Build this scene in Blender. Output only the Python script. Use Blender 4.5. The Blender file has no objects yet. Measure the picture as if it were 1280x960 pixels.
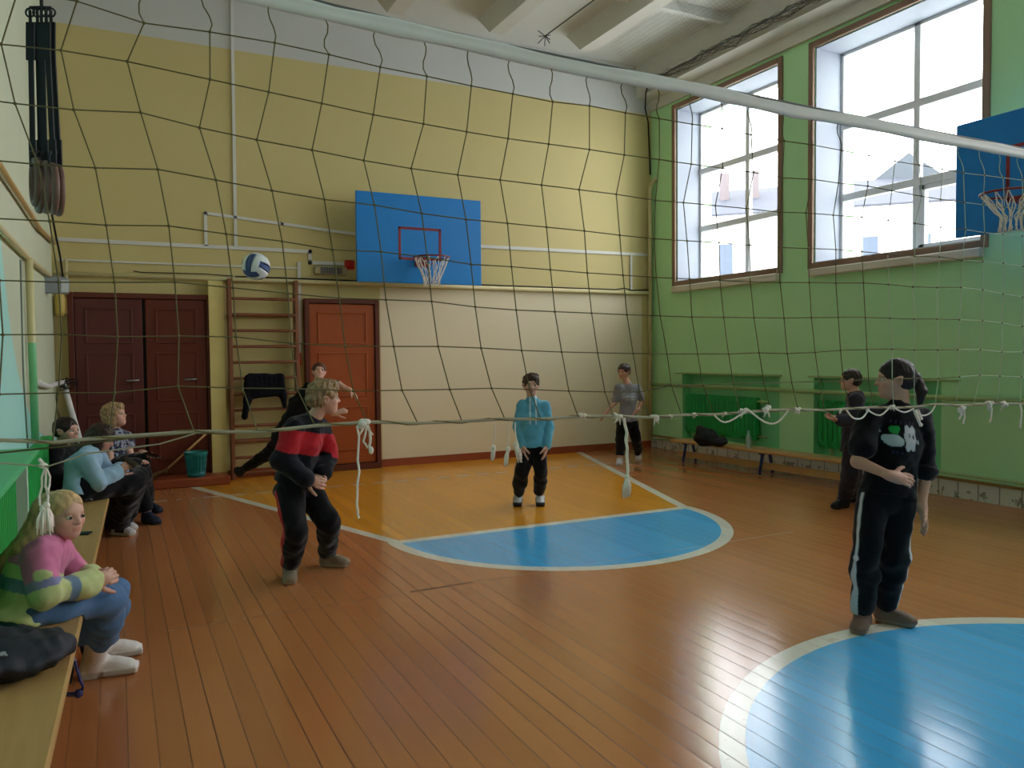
SKY, EXPO = 11.0, 0.0
import bpy, math, random
import numpy as np
from mathutils import Vector, Matrix
random.seed(4)
C = bpy.context.scene.collection
PI = math.pi

# ---------------------------------------------------------------- camera model (real position, 28 mm-like lens)
EYE = np.array([0.0, 0.0, 1.5])
FPX = 982.5
YAW, PITCH, ROLL = math.radians(26.67), math.radians(2.196), math.radians(-0.546)
def cam_axes():
    f = np.array([math.sin(YAW)*math.cos(PITCH), math.cos(YAW)*math.cos(PITCH), -math.sin(PITCH)])
    r = np.array([math.cos(YAW), -math.sin(YAW), 0.0]); u = np.cross(r, f)
    r2 = math.cos(ROLL)*r + math.sin(ROLL)*u; u2 = -math.sin(ROLL)*r + math.cos(ROLL)*u
    return r2, u2, f
CR, CU, CF = cam_axes()
def ray(x, y): return CR*(x-640)/FPX - CU*(y-480)/FPX + CF
def at(x, y, d): return EYE + ray(x, y)*d                      # measured spot at depth d
def ony(x, y, Y): q = ray(x, y); return EYE + q*(Y/q[1])
def onx(x, y, X): q = ray(x, y); return EYE + q*(X/q[0])
def onz(x, y, z=0.0): q = ray(x, y); return EYE + q*((z-1.5)/q[2])
def dep(p): return float(np.dot(np.array(p)-EYE, CF))

# ---------------------------------------------------------------- colour and materials
def s2l(c): c = c/255.0; return c/12.92 if c <= 0.04045 else ((c+0.055)/1.055)**2.4
def rgb(r, g, b): return (s2l(r), s2l(g), s2l(b))
class NT:
    def __init__(s, name):
        s.mat = bpy.data.materials.new(name); s.mat.use_nodes = True
        s.t = s.mat.node_tree; s.n = s.t.nodes; s.p = s.n['Principled BSDF']
    def link(s, a, b): s.t.links.new(a, b)
    def m(s, op, a, b=None, c=None):
        nd = s.n.new('ShaderNodeMath'); nd.operation = op
        for i, v in enumerate((a, b, c)):
            if v is None: continue
            if isinstance(v, (int, float)): nd.inputs[i].default_value = v
            else: s.link(v, nd.inputs[i])
        return nd.outputs[0]
    def mix(s, f, a, b):
        nd = s.n.new('ShaderNodeMix'); nd.data_type = 'RGBA'
        for sock, v in ((nd.inputs[0], f), (nd.inputs[6], a), (nd.inputs[7], b)):
            if isinstance(v, (int, float)): sock.default_value = v
            elif isinstance(v, tuple): sock.default_value = (*v[:3], 1)
            else: s.link(v, sock)
        return nd.outputs[2]
    def noise(s, scale, detail=3, rough=.5, vec=None, sc=None):
        nd = s.n.new('ShaderNodeTexNoise'); nd.inputs['Scale'].default_value = scale
        nd.inputs['Detail'].default_value = detail; nd.inputs['Roughness'].default_value = rough
        v = vec or s.obj()
        if sc:
            mp = s.n.new('ShaderNodeMapping'); mp.inputs['Scale'].default_value = sc; s.link(v, mp.inputs[0]); v = mp.outputs[0]
        s.link(v, nd.inputs['Vector']); return nd.outputs['Fac']
    def obj(s):
        if not hasattr(s, '_o'): s._o = s.n.new('ShaderNodeTexCoord').outputs['Object']
        return s._o
    def xyz(s):
        nd = s.n.new('ShaderNodeSeparateXYZ'); s.link(s.obj(), nd.inputs[0]); return nd.outputs
    def bump(s, h, strength=.2, dist=.01):
        b = s.n.new('ShaderNodeBump'); b.inputs['Strength'].default_value = strength; b.inputs['Distance'].default_value = dist
        s.link(h, b.inputs['Height']); s.link(b.outputs[0], s.p.inputs['Normal'])
    def set(s, col=None, rough=None, metal=None, spec=None):
        for k, v in (('Base Color', col), ('Roughness', rough), ('Metallic', metal), ('Specular IOR Level', spec)):
            if v is None: continue
            if isinstance(v, (int, float)): s.p.inputs[k].default_value = v
            elif isinstance(v, tuple): s.p.inputs[k].default_value = (*v[:3], 1)
            else: s.link(v, s.p.inputs[k])
        return s
def sc3(c, k): return tuple(min(1, x*k) for x in c)
def mat(name, c, rough=.6, var=.12, scale=6, metal=0, spec=.4, bump=0, sc=None):
    t = NT(name); n = t.noise(scale, 4, .55, sc=sc)
    t.set(t.mix(n, sc3(c, 1-var), sc3(c, 1+var)), rough, metal, spec)
    if bump: t.bump(t.noise(scale*6, 3, sc=sc), bump)
    return t.mat
def vmat(name, rough=.8, spec=.25, sheen=0.0, bump=.15, bscale=260):
    t = NT(name); a = t.n.new('ShaderNodeAttribute'); a.attribute_name = 'Col'
    n = t.noise(40, 3)
    mul = t.n.new('ShaderNodeMix'); mul.data_type = 'RGBA'; mul.blend_type = 'MULTIPLY'; mul.inputs[0].default_value = 1
    t.link(a.outputs['Color'], mul.inputs[6]); t.link(t.mix(n, (.88,)*3, (1.1,)*3), mul.inputs[7])
    t.set(mul.outputs[2], rough, 0, spec)
    if sheen: t.p.inputs['Sheen Weight'].default_value = sheen
    if bump: t.bump(t.noise(bscale, 2), bump, .003)
    return t.mat

# ---------------------------------------------------------------- scene objects
def tag(o, label=None, cat=None, group=None, kind=None):
    for k, v in (('label', label), ('category', cat), ('group', group), ('kind', kind)):
        if v: o[k] = v
    return o
def empty(name, loc, label=None, cat=None, group=None, kind=None, rz=0):
    o = bpy.data.objects.new(name, None); C.objects.link(o); o.location = tuple(loc); o.rotation_euler = (0, 0, rz)
    o.empty_display_size = .1
    bpy.context.view_layer.update()
    return tag(o, label, cat, group, kind)
class MB:
    """collects shapes and links them as one mesh object"""
    def __init__(s): s.v = []; s.f = []; s.sm = []; s.mi = []
    def add(s, vs, fs, smooth=False, mi=0):
        b = len(s.v); s.v += [tuple(map(float, v)) for v in vs]
        for f in fs: s.f.append(tuple(i+b for i in f)); s.sm.append(smooth); s.mi.append(mi)
        return s
    def box(s, lo, hi, mi=0, M=None):
        x0, y0, z0 = lo; x1, y1, z1 = hi
        vs = [(x0,y0,z0),(x1,y0,z0),(x1,y1,z0),(x0,y1,z0),(x0,y0,z1),(x1,y0,z1),(x1,y1,z1),(x0,y1,z1)]
        if M is not None: vs = [tuple(M @ Vector(v)) for v in vs]
        return s.add(vs, [(0,3,2,1),(4,5,6,7),(0,1,5,4),(1,2,6,5),(2,3,7,6),(3,0,4,7)], False, mi)
    def bbox(s, lo, hi, bv=.006, mi=0, M=None):
        """box with chamfered edges"""
        lo = np.array(lo, float); hi = np.array(hi, float); bv = min(bv, .45*min(hi-lo))
        vs = []; idx = {}
        for cx in (0, 1):
            for cy in (0, 1):
                for cz in (0, 1):
                    c = np.where([cx, cy, cz], hi, lo); sg = np.where([cx, cy, cz], -1, 1)
                    for a in range(3):
                        p = c + sg*bv; p[a] = c[a]; idx[cx, cy, cz, a] = len(vs); vs.append(p)
        fs = []
        def q(*ks):
            pts = [vs[idx[k]] for k in ks]; cen = (lo+hi)/2; n = np.cross(pts[1]-pts[0], pts[2]-pts[0])
            ids = [idx[k] for k in ks]
            fs.append(ids if np.dot(n, sum(pts)/len(pts)-cen) > 0 else ids[::-1])
        for a in range(3):
            b, c = (a+1) % 3, (a+2) % 3
            for sgn in (0, 1):
                def key(i, j, ax, a=a, b=b, c=c, sgn=sgn):
                    k = [0, 0, 0]; k[a] = sgn; k[b] = i; k[c] = j; return (*k, ax)
                q(key(0,0,a), key(1,0,a), key(1,1,a), key(0,1,a))
            for i in (0, 1):
                for j in (0, 1):
                    def e(t, ax, a=a, b=b, c=c, i=i, j=j):
                        k = [0, 0, 0]; k[a] = t; k[b] = i; k[c] = j; return (*k, ax)
                    q(e(0,b), e(1,b), e(1,c), e(0,c))
        for cx in (0, 1):
            for cy in (0, 1):
                for cz in (0, 1): q((cx,cy,cz,0), (cx,cy,cz,1), (cx,cy,cz,2))
        if M is not None: vs = [M @ Vector(v) for v in vs]
        return s.add(vs, fs, False, mi)
    def tube(s, pts, r, n=8, cap=True, mi=0, smooth=True, closed=False):
        pts = [np.array(p, float) for p in pts]; m = len(pts)
        rs = r if hasattr(r, '__len__') else [r]*m
        vs = []; ref = None
        for i, p in enumerate(pts):
            a = pts[(i-1) % m] if (i > 0 or closed) else p; b = pts[(i+1) % m] if (i < m-1 or closed) else p
            t = b-a; t = t/(np.linalg.norm(t)+1e-12)
            if ref is None: ref = np.array([0,0,1.]) if abs(t[2]) < .9 else np.array([1.,0,0])
            u = ref - t*np.dot(ref, t); u /= np.linalg.norm(u)+1e-12; ref = u; w = np.cross(t, u)
            for k in range(n):
                an = 2*PI*k/n; vs.append(p + rs[i]*(math.cos(an)*u + math.sin(an)*w))
        fs = []
        for i in range(m if closed else m-1):
            j = (i+1) % m
            for k in range(n):
                k2 = (k+1) % n; fs.append((i*n+k, i*n+k2, j*n+k2, j*n+k))
        s.add(vs, fs, smooth, mi)
        if cap and not closed:
            b = len(s.v)-len(vs)
            s.f.append(tuple(b+k for k in reversed(range(n)))); s.sm.append(False); s.mi.append(mi)
            s.f.append(tuple(b+(m-1)*n+k for k in range(n))); s.sm.append(False); s.mi.append(mi)
        return s
    def ball(s, c, r, nu=12, nv=8, mi=0, R=None):
        c = np.array(c, float); r = np.array(r if hasattr(r, '__len__') else [r]*3, float); vs = []
        for i in range(nv+1):
            th = PI*i/nv
            for j in range(nu):
                ph = 2*PI*j/nu; d = r*np.array([math.sin(th)*math.cos(ph), math.sin(th)*math.sin(ph), math.cos(th)])
                vs.append(c + (R @ d if R is not None else d))
        fs = [(i*nu+j, (i+1)*nu+j, (i+1)*nu+(j+1) % nu, i*nu+(j+1) % nu) for i in range(nv) for j in range(nu)]
        return s.add(vs, fs, True, mi)
    def lathe(s, prof, c=(0,0,0), n=24, mi=0, smooth=True):
        vs = []; c = np.array(c, float)
        for r, z in prof:
            for k in range(n): vs.append(c + (r*math.cos(2*PI*k/n), r*math.sin(2*PI*k/n), z))
        fs = [(i*n+k, i*n+(k+1) % n, (i+1)*n+(k+1) % n, (i+1)*n+k) for i in range(len(prof)-1) for k in range(n)]
        return s.add(vs, fs, smooth, mi)
    def prism(s, poly, axis, lo, hi, mi=0):
        """polygon (2-D, the two other axes in order) pushed along an axis"""
        n = len(poly)
        def P(p, t):
            q = list(p); q.insert(axis, t); return q
        vs = [P(p, lo) for p in poly]+[P(p, hi) for p in poly]
        return s.add(vs, [tuple(range(n)), tuple(range(2*n-1, n-1, -1))]+[(i, i+n, (i+1) % n+n, (i+1) % n) for i in range(n)], False, mi)
    def build(s, name, m, parent=None, label=None, cat=None, group=None, kind=None, fix=True):
        me = bpy.data.meshes.new(name)
        off = np.array(parent.matrix_world.translation) if parent is not None else np.zeros(3)
        vs = [tuple(np.array(v)-off) for v in s.v] if parent is not None else s.v
        me.from_pydata(vs, [], s.f)
        me.polygons.foreach_set('use_smooth', s.sm); me.polygons.foreach_set('material_index', s.mi)
        for k in (m if isinstance(m, (list, tuple)) else [m]): me.materials.append(k)
        if fix:
            import bmesh
            bm = bmesh.new(); bm.from_mesh(me); bmesh.ops.recalc_face_normals(bm, faces=bm.faces); bm.to_mesh(me); bm.free()
        o = bpy.data.objects.new(name, me); C.objects.link(o)
        if parent is not None: o.parent = parent
        bpy.context.view_layer.update()
        return tag(o, label, cat, group, kind)
def copy_tree(o, parent=None):
    c = o.copy(); C.objects.link(c)
    if parent is not None: c.parent = parent
    for ch in list(o.children): copy_tree(ch, c)
    return c

# ---------------------------------------------------------------- implicit surfaces for bodies, clothes and soft bags
def nrm(v): v = np.array(v, float); return v/(np.linalg.norm(v)+1e-12)
def cone(a, b, ra, rb, k=.02, sub=False): return ('c', np.array(a, float), np.array(b, float), ra, rb, k, sub)
def ell(c, r, R=None, k=.02, sub=False): return ('e', np.array(c, float), np.array(r, float), np.eye(3) if R is None else R, None, k, sub)
def gcone(a, b, u, v, wa, da, wb, db, k=.03): return ('g', np.array(a, float), np.array(b, float), (nrm(u), nrm(v)), (wa, da, wb, db), k, False)
def rbox(c, h, R, r, k=.01, sub=False): return ('b', np.array(c, float), np.array(h, float), R, r, k, sub)
def pbounds(p):
    t = p[0]
    if t == 'c': m = max(p[3], p[4]); return np.minimum(p[1], p[2])-m, np.maximum(p[1], p[2])+m
    if t == 'e': m = (np.abs(p[3]) @ p[2]); return p[1]-m, p[1]+m
    if t == 'g': m = max(p[4]); return np.minimum(p[1], p[2])-m, np.maximum(p[1], p[2])+m
    m = (np.abs(p[3]) @ p[2])+p[4]; return p[1]-m, p[1]+m
def pdist(p, X):
    t = p[0]
    if t == 'c':
        a, b = p[1], p[2]; ab = b-a; L = np.dot(ab, ab)+1e-12; q = X-a
        h = np.clip((q @ ab)/L, 0, 1); return np.linalg.norm(q-h[..., None]*ab, axis=-1)-(p[3]+(p[4]-p[3])*h)
    if t == 'e':
        q = ((X-p[1]) @ p[3])/p[2]; n = np.linalg.norm(q, axis=-1); n2 = np.linalg.norm(q/p[2], axis=-1)+1e-9
        return n*(n-1)/n2
    if t == 'g':
        a, b = p[1], p[2]; ab = b-a; L = np.linalg.norm(ab)+1e-9; w = ab/L; q = X-a; s = q @ w
        h = np.clip(s/L, 0, 1); wa, da, wb, db = p[4]; W = wa+(wb-wa)*h; D = da+(db-da)*h
        q = q-(h*L)[..., None]*w
        x = (q @ p[3][0])/W; y = (q @ p[3][1])/D; z = (q @ w)/np.minimum(W, D)
        n = np.sqrt(x*x+y*y+z*z); n2 = np.sqrt((x/W)**2+(y/D)**2+(z/np.minimum(W, D))**2)+1e-9
        return n*(n-1)/n2
    q = np.abs((X-p[1]) @ p[3])-p[2]
    return np.linalg.norm(np.maximum(q, 0), axis=-1)+np.minimum(q.max(-1), 0)-p[4]
def wob(X, amp, fr, seed):
    """smooth, irregular folds: warped sum of waves in many directions"""
    r = np.random.RandomState(seed); o = 0
    W = X+np.stack([np.sin(X[:, (i+1) % 3]*fr*.45+seed+i)+np.sin(X[:, (i+2) % 3]*fr*.31+2*seed+i) for i in range(3)], 1)*(.5/fr)*1.2
    for i in range(9):
        k = nrm(r.randn(3))*fr*(.55+.9*r.rand()); o = o+np.sin(W @ k+r.rand()*6.28)
    return o*amp/3
def sdf_mesh(prims, h, disp=None):
    lo = np.min([pbounds(p)[0] for p in prims if not p[6]], axis=0)-3*h-.012
    hi = np.max([pbounds(p)[1] for p in prims if not p[6]], axis=0)+3*h+.012
    n = np.ceil((hi-lo)/h).astype(int)+1
    F = np.full(n, .06, np.float32)
    ax = [lo[i]+h*np.arange(n[i]) for i in range(3)]
    for p in prims:
        a, b = pbounds(p); m = .03+p[5]
        i0 = np.clip(np.floor((a-m-lo)/h).astype(int), 0, n); i1 = np.clip(np.ceil((b+m-lo)/h).astype(int)+1, 0, n)
        if np.any(i1 <= i0): continue
        g = np.stack(np.meshgrid(*[ax[i][i0[i]:i1[i]] for i in range(3)], indexing='ij'), -1)
        d = pdist(p, g); sl = tuple(slice(i0[i], i1[i]) for i in range(3)); f = F[sl]; k = p[5]
        if p[6]:
            d = -d; hh = np.maximum(k-np.abs(f-d), 0)/k; F[sl] = np.maximum(f, d)+hh*hh*k/4
        else:
            hh = np.maximum(k-np.abs(f-d), 0)/k; F[sl] = np.minimum(f, d)-hh*hh*k/4
    if disp is not None:
        idx = np.argwhere(np.abs(F) < 3*h+.012)
        F[tuple(idx.T)] += disp(lo+idx*h).astype(np.float32)
    # surface nets
    s = F < 0; c8 = [(i, j, k) for i in (0, 1) for j in (0, 1) for k in (0, 1)]
    m = n-1
    cnt = sum(s[i:i+m[0], j:j+m[1], k:k+m[2]].astype(np.int8) for i, j, k in c8)
    act = (cnt > 0) & (cnt < 8); cells = np.argwhere(act)
    vid = np.full(m, -1, np.int64); vid[act] = np.arange(len(cells))
    vals = {c: F[cells[:, 0]+c[0], cells[:, 1]+c[1], cells[:, 2]+c[2]] for c in c8}
    acc = np.zeros((len(cells), 3)); num = np.zeros(len(cells))
    for a in c8:
        for x in range(3):
            if a[x] == 1: continue
            b = list(a); b[x] = 1; b = tuple(b); va, vb = vals[a], vals[b]
            cr = (va < 0) != (vb < 0); t = np.where(cr, va/(va-vb+(va == vb)), 0)
            P = np.array(a, float)[None].repeat(len(cells), 0); P[:, x] = t
            acc += P*cr[:, None]; num += cr
    V = lo+(cells+acc/num[:, None])*h
    Q = []
    for x in range(3):
        y, z = (x+1) % 3, (x+2) % 3
        sa = [slice(1, n[i]-1) for i in range(3)]; sa[x] = slice(0, n[x]-1); sb = list(sa); sb[x] = slice(1, n[x])
        A = s[tuple(sa)]; B = s[tuple(sb)]
        for flip, M in ((0, A & ~B), (1, ~A & B)):
            e = np.argwhere(M)
            if len(e) == 0: continue
            e = e+np.array([0 if i == x else 1 for i in range(3)])
            def cid(dy, dz):
                q = e.copy(); q[:, y] -= dy; q[:, z] -= dz; return vid[q[:, 0], q[:, 1], q[:, 2]]
            q = np.stack([cid(1, 1), cid(0, 1), cid(0, 0), cid(1, 0)], 1)
            Q.append(q[:, ::-1] if flip else q)
    return V, np.concatenate(Q)
def merge(parts):
    Vs, Fs, o = [], [], 0
    for V, Fc in parts: Vs.append(V); Fs.append(Fc+o); o += len(V)
    return np.concatenate(Vs), np.concatenate(Fs)
def np_mesh(name, V, Q, m, parent=None, col=None, smooth=True):
    off = np.array(parent.matrix_world.translation) if parent is not None else np.zeros(3)
    if parent is not None and parent.parent is None and False: pass
    me = bpy.data.meshes.new(name)
    me.vertices.add(len(V)); me.vertices.foreach_set('co', (V-off).astype(np.float32).ravel())
    me.loops.add(Q.size); me.loops.foreach_set('vertex_index', Q.astype(np.int32).ravel())
    me.polygons.add(len(Q)); me.polygons.foreach_set('loop_start', np.arange(0, Q.size, 4, dtype=np.int32))
    me.polygons.foreach_set('loop_total', np.full(len(Q), 4, np.int32))
    me.update(calc_edges=True)
    me.polygons.foreach_set('use_smooth', np.full(len(Q), smooth))
    if col is not None:
        ca = np.ones((len(V), 4), np.float32); ca[:, :3] = np.broadcast_to(col, (len(V), 3))
        a = me.color_attributes.new('Col', 'FLOAT_COLOR', 'POINT'); a.data.foreach_set('color', ca.ravel())
    me.materials.append(m)
    o = bpy.data.objects.new(name, me); C.objects.link(o)
    if parent is not None: o.parent = parent
    bpy.context.view_layer.update()
    return o
# ================================================================ materials of the hall
XL, XR, YF, YN, ZC = -.62, 7.61, 10.19, -4.2, 5.95
KX = 3.42                                                       # axis of the painted key
def floor_material():
    t = NT('painted floorboards'); o = t.xyz(); X, Y = o[0], o[1]; m = t.m
    band = lambda v, c, w: m('LESS_THAN', m('ABSOLUTE', m('SUBTRACT', v, c)), w)
    lt = lambda a, b: m('LESS_THAN', a, b); gt = lambda a, b: m('GREATER_THAN', a, b); mul = lambda a, b: m('MULTIPLY', a, b)
    mx = lambda a, b: m('MAXIMUM', a, b)
    # boards along the hall
    PW = .105
    bx = m('DIVIDE', X, PW); idx = m('FLOOR', bx); fr = m('FRACT', bx)
    wn = t.n.new('ShaderNodeTexWhiteNoise'); wn.noise_dimensions = '1D'; t.link(idx, wn.inputs['W']); rnd = wn.outputs['Value']
    edge = m('MINIMUM', fr, m('SUBTRACT', 1, fr))
    gapw = m('ADD', .018, mul(m('POWER', rnd, 6), .035))
    gap = mul(lt(edge, gapw), m('ADD', .4, mul(rnd, .5)))
    joint = mul(band(m('ADD', Y, mul(X, -.02)), 4.655, .006), mul(gt(X, .2), lt(X, 5)))
    dark = mul(band(m('ADD', Y, mul(X, -.02)), 4.66, .013), mul(gt(X, 1.62), lt(X, 2.06)))
    gap = mx(gap, mx(mul(joint, .45), dark))
    wear = t.noise(1.3, 5, .6); grain = t.noise(3, 5, .6, sc=(8, .5, 1))
    tone = m('ADD', m('ADD', .80, mul(rnd, .16)), m('ADD', mul(wear, .1), mul(grain, .14)))
    # paint
    ax = m('ABSOLUTE', m('SUBTRACT', X, KX)); hw = m('ADD', 1.45, mul(m('SUBTRACT', Y, 6.0), .327))
    up = gt(Y, 6.0)
    key = mul(lt(ax, hw), up); keyl = mul(lt(m('ABSOLUTE', m('SUBTRACT', ax, hw)), .05), gt(Y, 5.98))
    def rad(cx, cy):
        a = m('SUBTRACT', X, cx); b = m('SUBTRACT', Y, cy); return m('SQRT', m('ADD', mul(a, a), mul(b, b)))
    r1 = rad(KX, 6.0); low = lt(Y, 6.02)
    semi = mul(lt(r1, 1.47), low); semil = mul(band(r1, 1.475, .05), low)
    ftl = mul(band(Y, 6.0, .05), lt(ax, 1.47))
    r2 = rad(KX, 1.08); circ = lt(r2, 1.76); circl = band(r2, 1.80, .05)
    dash = mul(mul(band(Y, 8.93, .028), mul(lt(m('FRACT', m('DIVIDE', X, .265)), .64), mul(gt(X, .2), lt(X, 6.4)))), gt(t.noise(7, 2), .38))
    worn = t.noise(9, 4, .65)
    col = t.mix(m('MULTIPLY', t.noise(.6, 3), .8), rgb(188, 122, 74), rgb(176, 108, 62))
    col = t.mix(key, col, rgb(222, 150, 38)); col = t.mix(mx(semi, circ), col, rgb(76, 176, 238))
    wl = mx(mx(mx(keyl, semil), mx(ftl, circl)), mul(dash, .75))
    col = t.mix(mul(wl, m('ADD', .72, mul(gt(worn, .35), .25))), col, rgb(226, 224, 212))
    mulc = t.n.new('ShaderNodeMix'); mulc.data_type = 'RGBA'; mulc.blend_type = 'MULTIPLY'; mulc.inputs[0].default_value = 1
    cb = t.n.new('ShaderNodeCombineColor')
    for i in range(3): t.link(tone, cb.inputs[i])
    t.link(col, mulc.inputs[6]); t.link(cb.outputs[0], mulc.inputs[7])
    col = t.mix(mul(gap, .8), mulc.outputs[2], rgb(52, 26, 14))
    rough = m('ADD', .12, m('ADD', mul(wear, .10), mul(gap, .4)))
    t.set(col, rough, 0, .5)
    h = m('ADD', m('ADD', mul(m('POWER', m('SUBTRACT', 1, mul(edge, 2)), 3), -.35), mul(gap, -.8)), m('ADD', mul(grain, .35), mul(rnd, .3)))
    t.bump(h, .2, .0022)
    return t.mat
def far_wall_material():
    t = NT('yellow painted plaster'); o = t.xyz(); m = t.m
    n = t.noise(1.2, 5, .6); X, Z = o[0], o[2]
    col = t.mix(n, rgb(200, 184, 128), rgb(208, 193, 138))
    cream = m('MULTIPLY', m('MULTIPLY', m('GREATER_THAN', X, 3.16), m('LESS_THAN', X, 7.42)), m('LESS_THAN', Z, 2.40))
    col = t.mix(cream, col, t.mix(n, rgb(226, 212, 182), rgb(232, 220, 194)))
    up = m('GREATER_THAN', Z, 5.23)
    col = t.mix(up, col, t.mix(n, rgb(196, 197, 196), rgb(206, 206, 204)))
    t.set(col, .65, 0, .3); t.bump(t.noise(3, 5), .06, .02); return t.mat
def left_wall_material():
    t = NT('cream wall with turquoise mural'); o = t.xyz(); m = t.m; Y, Z = o[1], o[2]
    n = t.noise(1.4, 5, .6)
    col = t.mix(n, rgb(194, 202, 176), rgb(204, 212, 186))
    d = m('MAXIMUM', m('SUBTRACT', Y, 4.8), .35)
    edge = m('ADD', .26, m('DIVIDE', 1.92, d))
    teal = m('LESS_THAN', Z, edge)
    col = t.mix(teal, col, t.mix(n, rgb(160, 218, 210), rgb(174, 226, 218)))
    low = m('LESS_THAN', Z, .98)
    col = t.mix(m('MULTIPLY', low, m('LESS_THAN', Y, 5.2)), col, rgb(190, 226, 212))
    t.set(col, .6, 0, .3); t.bump(t.noise(3, 5), .06, .02); return t.mat
def green_wall_material():
    t = NT('green painted plaster'); n = t.noise(1.2, 5, .6); o = t.xyz(); m = t.m
    col = t.mix(n, rgb(172, 220, 164), rgb(181, 228, 174))
    t.set(col, .55, 0, .35); t.bump(t.noise(3, 5), .08, .02); return t.mat
def plinth_material():
    t = NT('chipped white plinth'); o = t.xyz(); m = t.m
    n = t.noise(9, 5, .7); g = m('LESS_THAN', m('FRACT', m('DIVIDE', o[1], .21)), .06)
    dirt = m('MULTIPLY', m('GREATER_THAN', n, .56), m('LESS_THAN', o[2], .1))
    col = t.mix(g, t.mix(n, rgb(196, 196, 184), rgb(214, 213, 200)), rgb(130, 128, 118))
    col = t.mix(m('MULTIPLY', dirt, .7), col, rgb(88, 74, 60))
    t.set(col, .6); return t.mat
M = dict(
    floor=floor_material(), far=far_wall_material(), left=left_wall_material(), green=green_wall_material(), plinth=plinth_material(),
    ceil=mat('whitewashed concrete', rgb(212, 212, 208), .8, .06, 2, bump=.05), beam=mat('cream whitewash', rgb(206, 203, 194), .8, .06, 2),
    skirt=mat('brown painted skirting', rgb(150, 72, 42), .45, .12, 5), frame=mat('brown window trim', rgb(136, 108, 90), .55, .15, 8, sc=(1, 1, .3)),
    white=mat('white gloss paint', rgb(226, 226, 226), .4, .04, 5), sill=mat('pale sill paint', rgb(206, 200, 186), .55, .06, 4),
    reveal=mat('grey white reveal plaster', rgb(150, 157, 168), .7, .04, 3),
    maroon=mat('dark maroon door paint', rgb(92, 42, 40), .4, .15, 4, sc=(4, 4, .6)), redbrown=mat('red brown door paint', rgb(96, 38, 24), .4, .15, 4, sc=(4, 4, .6)),
    orange_door=mat('orange brown door paint', rgb(160, 76, 32), .38, .12, 4, sc=(4, 4, .6)), dark_frame=mat('dark brown frame paint', rgb(94, 42, 26), .45, .15, 5),
    dgreen=mat('bright green radiator paint', rgb(30, 160, 72), .35, .12, 6), niche=mat('mid green niche paint', rgb(128, 208, 146), .5, .1, 3),
    pipe=mat('cream painted pipe', rgb(206, 194, 150), .45, .08, 9), gpipe=mat('pale green painted pipe', rgb(158, 186, 128), .45, .08, 9),
    duct=mat('white plastic cable duct', rgb(214, 214, 210), .45, .04, 9), black=mat('black rubber cable', rgb(22, 22, 24), .6, .2, 9),
    steel=mat('grey metal', rgb(150, 154, 158), .35, .1, 12, metal=.8), grey=mat('grey plastic', rgb(128, 138, 142), .5, .08, 9),
    wood=mat('varnished bench plank', rgb(196, 152, 96), .38, .18, 5, sc=(8, .6, 4), bump=.05), worn=mat('worn yellow bench plank', rgb(186, 148, 92), .42, .16, 5, sc=(7, .5, 4), bump=.05),
    bar=mat('brown varnished wood', rgb(132, 82, 56), .45, .18, 6), bluem=mat('dark blue painted steel', rgb(38, 44, 104), .4, .1, 8),
    board=mat('blue backboard paint', rgb(4, 124, 204), .38, .08, 2.5), rim=mat('dark red painted steel', rgb(130, 34, 40), .4, .1, 9),
    cotton=mat('white cotton cord', rgb(240, 230, 220), .85, .06, 30), red=mat('red plastic', rgb(176, 40, 30), .4, .06, 9),
    teal=mat('teal plastic', rgb(18, 116, 116), .4, .08, 9), straw=mat('dry broom straw', rgb(118, 88, 50), .8, .25, 20), 
)
def glass():
    t = NT('window glass'); t.n.remove(t.p); out = [n for n in t.n if n.type == 'OUTPUT_MATERIAL'][0]
    a = t.n.new('ShaderNodeBsdfTransparent'); a.inputs[0].default_value = (.95, .955, .95, 1)
    b = t.n.new('ShaderNodeBsdfGlossy'); b.inputs['Roughness'].default_value = .02
    lw = t.n.new('ShaderNodeLayerWeight'); lw.inputs[0].default_value = .5
    fres = t.m('ADD', .03, t.m('MULTIPLY', t.m('POWER', lw.outputs['Facing'], 5), .8))
    mx = t.n.new('ShaderNodeMixShader'); t.link(fres, mx.inputs[0]); t.link(a.outputs[0], mx.inputs[1]); t.link(b.outputs[0], mx.inputs[2])
    t.link(mx.outputs[0], out.inputs[0]); return t.mat
M['glass'] = glass()
S = 'structure'
# ================================================================ shell
MB().box((XL-.3, YN-.3, -.2), (XR+.7, YF+.3, 0)).build('floor', M['floor'], kind=S, label='glossy brown board floor with yellow and blue court paint')
MB().box((XL-.3, YN-.3, ZC), (XR+.7, YF+.3, ZC+.25)).build('ceiling', M['ceil'], kind=S, label='white ceiling of ribbed concrete slabs')
MB().box((XL-.3, YF, 0), (XR, YF+.3, ZC)).build('wall_far', M['far'], kind=S, label='yellow end wall with cream lower panel and white top strip')
MB().box((XL-.3, YN, 0), (XL, YF, ZC)).build('wall_left', M['left'], kind=S, label='cream left wall with turquoise curved mural')
MB().box((XL-.3, YN-.3, 0), (XR+.7, YN, ZC)).build('wall_near', M['far'], kind=S)
WIN = [(7.51, 9.57), (4.86, 6.94), (2.23, 4.31), (-.40, 1.68), (-3.03, -.95)]  # last three openings are out of view, assumed and added to light the hall
NICHE = [(7.48, 9.43), (5.26, 6.93), (2.7, 4.4)]
Z0, Z1, XW = 2.57, 5.15, 8.3
w = MB(); ys = [YN]
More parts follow.
